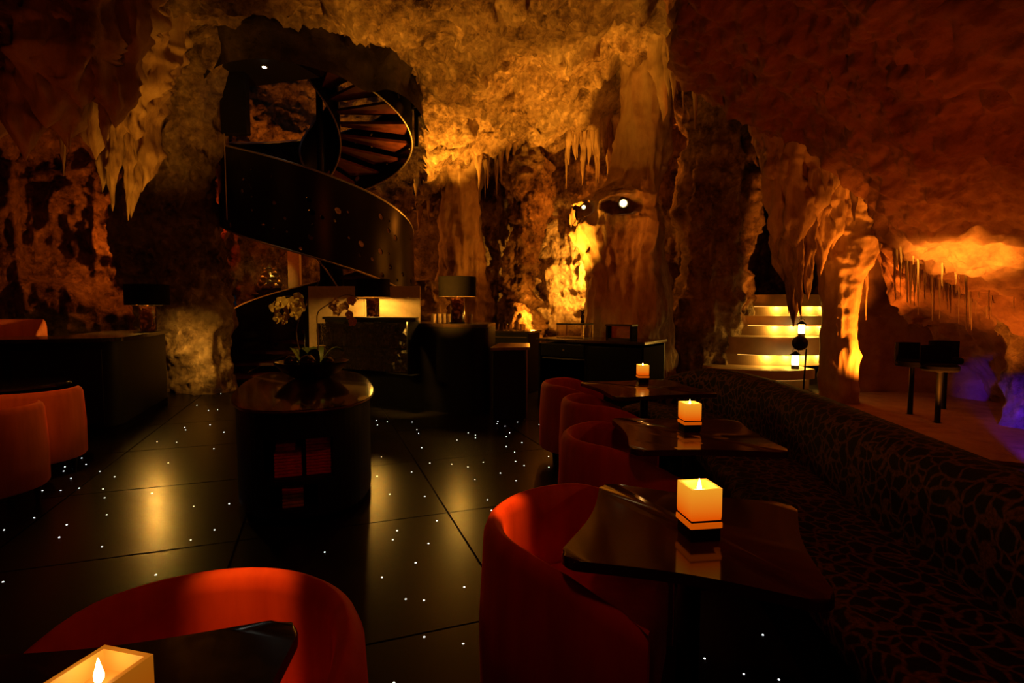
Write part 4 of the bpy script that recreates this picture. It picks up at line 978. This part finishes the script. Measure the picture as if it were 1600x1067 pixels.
# ---- banquette
def banquette():
    m, nt, b = new_mat('jacquard'); tc = N(nt, 'ShaderNodeTexCoord')
    nz = N(nt, 'ShaderNodeTexNoise', Scale=7.0, Detail=2.0); nt.links.new(tc.outputs['Object'], nz.inputs['Vector'])
    ad = N(nt, 'ShaderNodeMixRGB'); ad.blend_type = 'ADD'; ad.inputs[0].default_value = 0.12; nt.links.new(tc.outputs['Object'], ad.inputs[1]); nt.links.new(nz.outputs['Color'], ad.inputs[2])
    vo = N(nt, 'ShaderNodeTexVoronoi', Scale=15.0); vo.feature = 'DISTANCE_TO_EDGE'; nt.links.new(ad.outputs[0], vo.inputs['Vector'])
    n2 = N(nt, 'ShaderNodeTexNoise', Scale=90.0, Detail=3.0); nt.links.new(tc.outputs['Object'], n2.inputs['Vector'])
    r = ramp(nt, vo.outputs['Distance'], [(0.05, (0.17, 0.07, 0.03)), (0.12, (0.010, 0.006, 0.005))])
    mu = N(nt, 'ShaderNodeMixRGB'); mu.blend_type = 'MULTIPLY'; mu.inputs[0].default_value = 0.8
    r2 = ramp(nt, n2.outputs['Fac'], [(0.35, 0.25), (0.65, 1.0)]); nt.links.new(r.outputs[0], mu.inputs[1]); nt.links.new(r2.outputs[0], mu.inputs[2])
    nt.links.new(mu.outputs[0], b.inputs['Base Color']); b.inputs['Roughness'].default_value = 0.8; b.inputs['Specular IOR Level'].default_value = 0.2
    bp = N(nt, 'ShaderNodeBump', Strength=0.5, Distance=0.006); nt.links.new(n2.outputs['Fac'], bp.inputs['Height']); nt.links.new(bp.outputs[0], b.inputs['Normal'])
    path = np.array([(1.35, 5.30), (1.62, 5.05), (1.80, 4.65), (1.84, 4.1), (1.78, 3.4), (1.68, 2.7), (1.58, 2.0), (1.50, 1.4), (1.45, 0.8), (1.42, 0.2), (1.40, -0.6)])
    O = np.array([1.5, 2.0]); t = thing('banquette', 'long curved banquette sofa in dark vermicelli-patterned fabric along the tables', 'sofa', (O[0], O[1], 0))
    n = 120; C = catmull(path, np.linspace(0, len(path) - 1, n)); T = np.gradient(C, axis=0); T /= np.linalg.norm(T, axis=1, keepdims=True)
    side = np.stack([T[:, 1], -T[:, 0]], 1)                      # points towards the tables
    def sweep(name, prof, mat, zs=None):
        bm = bmesh.new(); loops = []
        for i in range(n):
            k = zs[i] if zs is not None else 0.0
            loops.append([bm.verts.new((C[i][0] - O[0] + side[i][0] * o, C[i][1] - O[1] + side[i][1] * o, z + k * max(0, (z - 0.45) / 0.4))) for o, z in prof])
        mm = len(prof)
        for a, c in zip(loops, loops[1:]):
            for k in range(mm): bm.faces.new((a[k], c[k], c[(k+1) % mm], a[(k+1) % mm]))
        bm.faces.new(loops[0]); bm.faces.new(list(reversed(loops[-1])))
        bmesh.ops.recalc_face_normals(bm, faces=bm.faces[:]); me = bpy.data.meshes.new(name); bm.to_mesh(me); bm.free()
        me.polygons.foreach_set('use_smooth', np.ones(len(me.polygons), dtype=bool)); me.set_sharp_from_angle(angle=radians(60))
        return link(name, me, mat, t)
    e = np.linspace(0, 1, n); drop = -0.26 * np.clip(1 - e / 0.16, 0, 1) ** 1.6
    back = [(-0.34, 0.05), (-0.345, 0.45), (-0.33, 0.68), (-0.29, 0.755), (-0.22, 0.808), (-0.13, 0.82), (-0.05, 0.80), (0.0, 0.75), (0.015, 0.68), (0.02, 0.46), (0.0, 0.30), (0.0, 0.05)]
    sweep('backrest', back, m, drop)
    seat = [(0.021, 0.30), (0.021, 0.445), (0.10, 0.452), (0.42, 0.455), (0.50, 0.445), (0.53, 0.41), (0.53, 0.34), (0.50, 0.30)]
    sweep('seat', seat, m)
    sweep('plinth', [(0.005, 0.0), (0.005, 0.295), (0.47, 0.295), (0.47, 0.0)], BLACKF)
    return t
banquette()

# ---- island with bowl and orchids
def island():
    c = BX * (-0.10) + AX * 4.62; t = thing('display_island', 'black oval island cabinet with polished striped top and red niches', 'cabinet', (c[0], c[1], 0), FA)
    HT = 0.75; a, b = 0.50, 1.12; ex = 2.7
    def sup(k, n, s=1.0):
        th = 2 * pi * k / n - pi/2; cx, sy = cos(th), sin(th)
        return (s * a * abs(cx) ** (2/ex) * (1 if cx > 0 else -1), (b - a * (1 - s)) * abs(sy) ** (2/ex) * (1 if sy > 0 else -1))
    n = 72; poly = [sup(k, n) for k in range(n)]; inner = [sup(k, n, 0.95) for k in range(n)]
    m, nt, bs = new_mat('striped_stone_top'); tc = N(nt, 'ShaderNodeTexCoord'); wv = N(nt, 'ShaderNodeTexWave', Scale=1.6, Distortion=2.5, Detail=2.0)
    wv.bands_direction = 'X'; nt.links.new(tc.outputs['Object'], wv.inputs['Vector']); r = ramp(nt, wv.outputs['Fac'], [(0.0, (0.03, 0.012, 0.006)), (0.75, (0.06, 0.026, 0.012)), (1.0, (0.2, 0.11, 0.05))])
    nt.links.new(r.outputs[0], bs.inputs['Base Color']); bs.inputs['Roughness'].default_value = 0.10; bs.inputs['Coat Weight'].default_value = 0.5
    MB().prism(poly, HT - 0.022, HT, bevel=0.006).build('top', m, t, True, angle=50)
    mb = MB(); mb.tube([(x * 1.002, y * 1.002, HT - 0.012) for x, y in poly], 0.006, 6, closed=True); mb.build('top_rim', TREADM, t, True)
    # wall with an opening on the rounded front
    f0, f1 = n - 5, n + 3                                        # columns of the opening (around the front tip)
    bm = bmesh.new(); zs = [0.06, 0.10, 0.27, 0.30, 0.56, HT - 0.0225]
    V = [[bm.verts.new((x, y, z)) for x, y in inner] for z in zs]
    for j in range(len(zs) - 1):
        for k in range(n):
            kk = k if k > n // 2 else k + n
            if j == 3 and f0 <= kk < f1: continue
            if j == 1 and f0 + 1 <= kk < f1 - 2: continue
            bm.faces.new((V[j][k], V[j][(k+1) % n], V[j+1][(k+1) % n], V[j+1][k]))
    bmesh.ops.recalc_face_normals(bm, faces=bm.faces[:]); me = bpy.data.meshes.new('body'); bm.to_mesh(me); bm.free()
    o = link('body', me, BLACKM, t); md = o.modifiers.new('thick', 'SOLIDIFY'); md.thickness = 0.018; md.offset = -1
    shp = [(x * 0.93, y * 0.96) for x, y in inner]
    MB().prism(shp, 0.282, 0.298).build('shelf', BLACKM, t, True); MB().prism(shp, 0.085, 0.099).build('shelf', BLACKM, t, True)
    MB().prism([(x * 0.94, y * 0.96) for x, y in inner], 0.0, 0.06).build('plinth', BLACKF, t, True)
    w2 = 0.36
    MB().box((0, -b + 0.42, 0.42), (0.7, 0.012, 0.24)).build('niche_back', BLACKM, t)
    R3 = Matrix.Rotation(FA, 3, 'Z')
    REDC = plain('red_cloth', (0.75, 0.04, 0.03), rough=0.85, noise=0.25, nscale=30, bump=0.4)
    TANC = plain('tan_cloth', (0.55, 0.30, 0.12), rough=0.85, noise=0.25, nscale=30, bump=0.4)
    lm = {}
    def cloth(x, y, z, sx, sy, h, mat, lab, grp):
        w = R3 @ Vector((x, y, 0)); tt = thing('folded_towel', lab, 'towel', (c[0] + w.x, c[1] + w.y, z), FA, grp)
        MB().box((0, 0, h / 4), (sx, sy, h / 2 - 0.0005), bevel=h * 0.2).build('fold', mat, tt, True); MB().box((0, -0.002, h * 0.75), (sx * 0.985, sy, h / 2 - 0.0005), bevel=h * 0.2).build('fold', mat, tt, True)
    for i in range(6): cloth(0.085, -b + 0.23, 0.2985 + i * 0.04, 0.155, 0.20, 0.039, REDC, 'folded red towel, %s from the bottom of the taller niche stack' % ORD[i], 'towels in the taller niche stack')
    for i in range(4): cloth(-0.10, -b + 0.23, 0.2985 + i * 0.04, 0.165, 0.20, 0.039, REDC, 'folded red towel, %s from the bottom of the lower niche stack' % ORD[i], 'towels in the lower niche stack')
    cloth(-0.115, -b + 0.25, 0.459, 0.12, 0.16, 0.05, REDC, 'small folded red towel lying crooked on top of the lower niche stack', None)
    for i, mm in enumerate((TANC, TANC, REDC)): cloth(-0.075, -b + 0.20, 0.0995 + i * 0.045, 0.13, 0.16, 0.042, mm, ('bottom tan towel in the small low niche', 'upper tan towel in the small low niche', 'red towel topping the tan ones in the small low niche')[i], None)
    # bowl
    q = at_z(488, 590, HT); bl = thing('planter_bowl', 'wide black bowl on the island holding orchids and glossy balls', 'bowl', (q[0], q[1], HT))
    MB().lathe([(0.14, 0), (0.16, 0.01), (0.24, 0.06), (0.31, 0.13), (0.32, 0.15), (0.305, 0.15), (0.235, 0.075), (0.14, 0.035), (0.01, 0.03)], seg=40).build('shell', BLACK, bl, True)
    MB().lathe([(0.24, 0.085), (0.245, 0.09), (0.01, 0.10)], seg=32).build('soil', BLACKF, bl, True)
    GLB = plain('black_glass_ball', (0.01, 0.008, 0.008), rough=0.05, coat=1.0)
    for k, (dx, dy, r) in enumerate(((-0.13, -0.13, 0.062), (0.03, -0.18, 0.068), (0.17, -0.08, 0.055), (-0.19, 0.02, 0.05))):
        o = MB().ball((0, 0, 0), r, 20).build('glass_ball', GLB, None, True); o.location = (q[0] + dx, q[1] + dy, HT + 0.09 + r); tag(o, ('second largest', 'largest', 'second smallest', 'smallest')[k] + ' glossy black glass ball lying in the planter bowl', 'ball', 'glass balls in the planter bowl')
    LEAF = plain('orchid_leaf', (0.10, 0.16, 0.03), rough=0.4, noise=0.2); STEMM = plain('orchid_stem', (0.10, 0.05, 0.02), rough=0.6)
    PETAL = plain('orchid_petal', (0.78, 0.60, 0.20), rough=0.5, noise=0.12); PETAL2 = plain('orchid_petal_orange_lit', (0.70, 0.42, 0.20), rough=0.5, noise=0.12)  # second petal colour has orange lamplight mixed in
    def petal_flower(mat):
        bm = bmesh.new()
        for k in range(5):
            a = 2 * pi * k / 5 + pi / 2; w = 0.030 if k in (1, 4) else 0.021; L = 0.046; rows = []
            for i in range(5):
                u = i / 4; ww = w * sin(pi * (0.08 + 0.84 * u)) ; r = 0.004 + L * u
                row = []
                for s in (-1, 0, 1):
                    x = r * cos(a) - s * ww * sin(a); z = r * sin(a) + s * ww * cos(a); row.append(bm.verts.new((x, -0.012 * u * u + (0.006 if s else 0.0) + 0.004 * (k % 2), z)))
                rows.append(row)
            for p0, p1 in zip(rows, rows[1:]):
                for s in range(2): bm.faces.new((p0[s], p0[s+1], p1[s+1], p1[s]))
        bmesh.ops.create_uvsphere(bm, u_segments=8, v_segments=6, radius=0.011, matrix=Matrix.Translation((0, -0.014, -0.006)))
        me = bpy.data.meshes.new('blossom'); bm.to_mesh(me); bm.free(); me.polygons.foreach_set('use_smooth', np.ones(len(me.polygons), dtype=bool)); me.materials.append(mat)
        return me
    def orchid(base, stem, flowers, leaves, label, mat, seed):
        base = np.array(base); tt = thing('orchid', label, 'orchid', base); rnd = random.Random(seed); D = base[1]
        pts = [np.zeros(3)] + [at_y(px, py, D) - base for px, py in stem]; pts = catmull(np.array(pts), np.linspace(0, len(pts) - 1, 30))
        MB().tube([tuple(p) for p in pts], 0.005, 6).build('stem', STEMM, tt, True)
        me = petal_flower(mat)
        for px, py, s in flowers:
            o = link('blossom', me, None, tt); p = at_y(px, py, D + rnd.uniform(-.05, .04)) - base; o.location = tuple(p); o.scale = (s, s, s); o.rotation_euler = (rnd.uniform(-.35, .35), rnd.uniform(-.6, .6), rnd.uniform(-.6, .6))
        for ang, L, w in leaves:
            bm = bmesh.new(); rows = []
            for i in range(8):
                u = i / 7; ww = w * sin(pi * (0.1 + 0.86 * u)); rows.append([bm.verts.new((L * u * cos(ang) - s * ww * sin(ang), L * u * sin(ang) + s * ww * cos(ang), 0.16 * sin(u * 2.2) + abs(s) * 0.012)) for s in (-1, 0, 1)])
            for p0, p1 in zip(rows, rows[1:]):
                for s in range(2): bm.faces.new((p0[s], p0[s+1], p1[s+1], p1[s]))
            me2 = bpy.data.meshes.new('leaf'); bm.to_mesh(me2); bm.free(); me2.polygons.foreach_set('use_smooth', np.ones(len(me2.polygons), dtype=bool)); link('leaf', me2, LEAF, tt)
    z0 = HT + 0.097
    orchid((q[0] - 0.08, q[1] + 0.02, z0), [(463, 520), (472, 478), (455, 463), (430, 472), (432, 500)],
        [(467, 466, 1.25), (455, 474, 1.25), (440, 472, 1.15), (430, 480, 1.1), (448, 488, 1.2), (462, 489, 1.2), (434, 496, 1.1), (444, 500, 0.9), (472, 480, 1.1)],
        [(radians(150), 0.2, 0.05), (radians(-60), 0.2, 0.05), (radians(90), 0.18, 0.05)], 'yellow-white orchid in the bowl, blossoms before the dark stair foot', PETAL, 1)
    orchid((q[0] + 0.04, q[1] + 0.05, z0), [(497, 525), (496, 490), (512, 476), (535, 462), (552, 462), (560, 468)],
        [(520, 478, 1.0), (526, 486, 1.0), (540, 478, 0.9), (549, 470, 0.9), (546, 492, 0.9), (551, 503, 0.9), (524, 470, 0.7), (532, 482, 0.9)],
        [(radians(20), 0.22, 0.05), (radians(110), 0.2, 0.05), (radians(-100), 0.18, 0.05)], 'orange-lit orchid in the bowl, stem arching before the cream screen', PETAL2, 2)
    return t
island()

# ---- glowing steps
STONE = plain('cream_stone', (0.50, 0.36, 0.20), rough=0.6, noise=0.12, nscale=6)
LED = emit('led_strip', (1.0, 0.50, 0.08), 2.0)
def steps():
    t = thing('stone_steps', 'curved cream stone steps lit from under each slab', 'steps', (4.4, 9.6, 0)); O = np.array([4.4, 9.6])
    spec = [(8.55, 1126, 1290, 0.20, 0.36), (9.05, 1146, 1310, 0.56, 0.86), (9.55, 1163, 1310, 1.05, 1.22), (10.1, 1166, 1310, 1.40, 1.62)]
    for i, (d, l, r, z0, z1) in enumerate(spec):
        xl = at_y(l, 500, d)[0] - O[0]; xr = at_y(r, 500, d)[0] - O[0]; n = 16; yf = d - O[1]
        fr = [(xl + (xr - xl) * k / n, yf + 0.35 * (abs(2 * k / n - 1.15)) ** 2.2) for k in range(n + 1)]
        MB().prism(fr + [(xr, 1.6), (xl + 0.1, 1.6)], z0, z1, bevel=0.012).build('step', STONE, t, True, angle=40)
        zb = spec[i-1][4] + 0.001 if i else 0.0
        MB().prism([(x, y + 0.16) for x, y in fr] + [(xr, 1.5), (xl + 0.2, 1.5)], zb, z0 - 0.001).build('riser', STONE, t, True)
        MB().tube([(x, y + 0.05, z0 - 0.006) for x, y in fr[2:]], 0.004, 6).build('led_strip', LED, t, True)
        if i:
            for k in (6, 9, 12, 15):
                pl = point_light('step_light', (fr[k][0], fr[k][1] + 0.085, z0 - 0.03), 9.0, (1, .50, .06), 0.008); pl.parent = t
steps()
def lantern(p, label, k=1.0, w=4):
    t = thing('lantern', label, 'lantern', p)
    MB().lathe([(0.055*k, 0), (0.06*k, 0.05*k), (0.055*k, 0.06*k)], seg=16).build('base', BLACKM, t, True)
    MB().lathe([(0.05*k, 0.0605*k), (0.055*k, 0.12*k), (0.05*k, 0.2195*k)], seg=16).build('glass', emit('lantern_glow', (1, .74, .3), 7), t, True)
    MB().lathe([(0.085*k, 0.22*k), (0.05*k, 0.25*k), (0.02*k, 0.28*k)], seg=16).build('lid', BLACKM, t, True)
    MB().tube([(0.05*k*cos(a), 0, 0.26*k + 0.07*k*sin(a)) for a in np.linspace(0, pi, 10)], 0.004*k, 6).build('bail', BLACKM, t, True)
    pl = point_light('lantern_light', (0, -0.1*k, 0.15*k), w, YELLOW, 0.03); pl.parent = t
p = at_y(1242, 582, 8.8); lantern((p[0], p[1], 0.361), 'small lit lantern standing on the lowest glowing step', 1.05)
p = at_y(1252, 526, 9.3); lantern((p[0], p[1], 0.861), 'small lit lantern half hidden behind the black ball lamp', 1.0)
def ball_lamp():
    p = at_y(1250, 536, 6.3); b = at_y(1252, 640, 6.3)
    t = thing('ball_floor_lamp', 'black ball-headed floor lamp standing behind the banquette before the steps', 'lamp', (b[0], 6.3, 0))
    MB().lathe([(0.13, 0), (0.13, 0.015), (0.03, 0.025)], seg=24).build('base', BLACKM, t, True)
    MB().tube([(0, 0, 0.02), (0.035, 0, p[2] - 0.07)], 0.010, 8).build('pole', BLACKM, t, True)
    MB().ball((p[0] - b[0], 0, p[2]), 0.088, 20).build('ball_head', BLACKM, t, True)
ball_lamp()
# ---- bar stools in the alcove
def stool(px, py, d, label, rz):
    p = at_y(px, py, d); t = thing('bar_stool', label, 'stool', (p[0], p[1], 0), rz)
    MB().lathe([(0.21, 0), (0.21, 0.012), (0.05, 0.03)], seg=28).build('base', BLACKM, t, True); MB().lathe([(0.03, 0.0301), (0.026, 0.62), (0.06, 0.6395)], seg=14).build('pole', BLACKM, t, True)
    MB().lathe([(0.17, 0.64), (0.185, 0.66), (0.185, 0.70), (0.16, 0.72)], seg=28).build('seat', BLACKF, t, True)
    pts = [(0.19 * cos(a), 0.19 * sin(a)) for a in np.linspace(radians(20), radians(160), 14)]
    MB().prism(pts + [(x * 0.87, y * 0.87) for x, y in reversed(pts)], 0.71, 0.93).build('backrest', BLACKF, t, True)
stool(1421, 660, 6.7, 'black pedestal bar stool in the alcove closest to the fluted column', radians(10))
stool(1464, 664, 6.2, 'black pedestal bar stool in the alcove standing in front of another stool', radians(-5))
stool(1472, 672, 7.05, 'black pedestal bar stool in the alcove half hidden behind another stool', radians(-15))
# ---- spotlights in the recesses of the flowstone column
def eye_spot(px, py, d, r, label, tgt):
    p = at_y(px, py, d); t = thing('recessed_spotlight', label, 'spotlight', p)
    t.rotation_euler = (Vector(tgt) - Vector(p)).to_track_quat('Z', 'Y').to_euler()
    MB().lathe([(r * 1.3, -0.10), (r * 1.4, 0.0), (r * 1.15, 0.0), (r * 1.0, -0.03), (0.004, -0.03)], seg=20).build('housing', BLACKM, t, True)
    MB().lathe([(r * 0.95, -0.028), (r * 0.8, -0.006), (0.004, 0.0)], seg=18).build('lens', emit('spot_lens', (1, 0.66, 0.26), 5), t, True)
def dent(o, px, py, w, h, depth):
    """hollow out a recess in a rock where a pixel's ray meets it; returns the meeting point"""
    n = len(o.data.vertices); co = np.empty(n * 3); o.data.vertices.foreach_get('co', co); co = co.reshape(-1, 3); W = co + np.array(o.location)
    r = ray(px, py); u = W[:, 0] / W[:, 1] - r[0] / r[1]; v = (W[:, 2] - CAMH) / W[:, 1] - r[2] / r[1]
    near = np.where((np.abs(u) < 0.02) & (np.abs(v) < 0.02))[0]; d = W[near, 1].min(); c = at_y(px, py, d)
    e = ((W[:, 0] - c[0]) / w) ** 2 + ((W[:, 2] - c[2]) / h) ** 2; m = (W[:, 1] < d + 0.5)
    k = np.clip(1 - e ** 2, 0, 1) * m
    co[:, 1] += k * depth; o.data.vertices.foreach_set('co', co.ravel()); o.data.update()
    return c
FC = [o for o in bpy.data.objects if o.get('label', '').startswith('wide flowstone column')][0]
for px, py, w, h, sx, lb in ((974, 317, 0.34, 0.17, 0.055, 'bright recessed spotlight in the right-hand hollow of the flowstone column'), (912, 323, 0.20, 0.14, 0.03, 'small recessed spotlight in the left-hand hollow of the flowstone column')):
    c = dent(FC, px, py, w, h, 0.42)
    p = c + np.array([0, 0.22, -0.01]); eye_spot(px, py + 1, p[1], sx * 1.15, lb, (0.5, 3.0, 0.9))
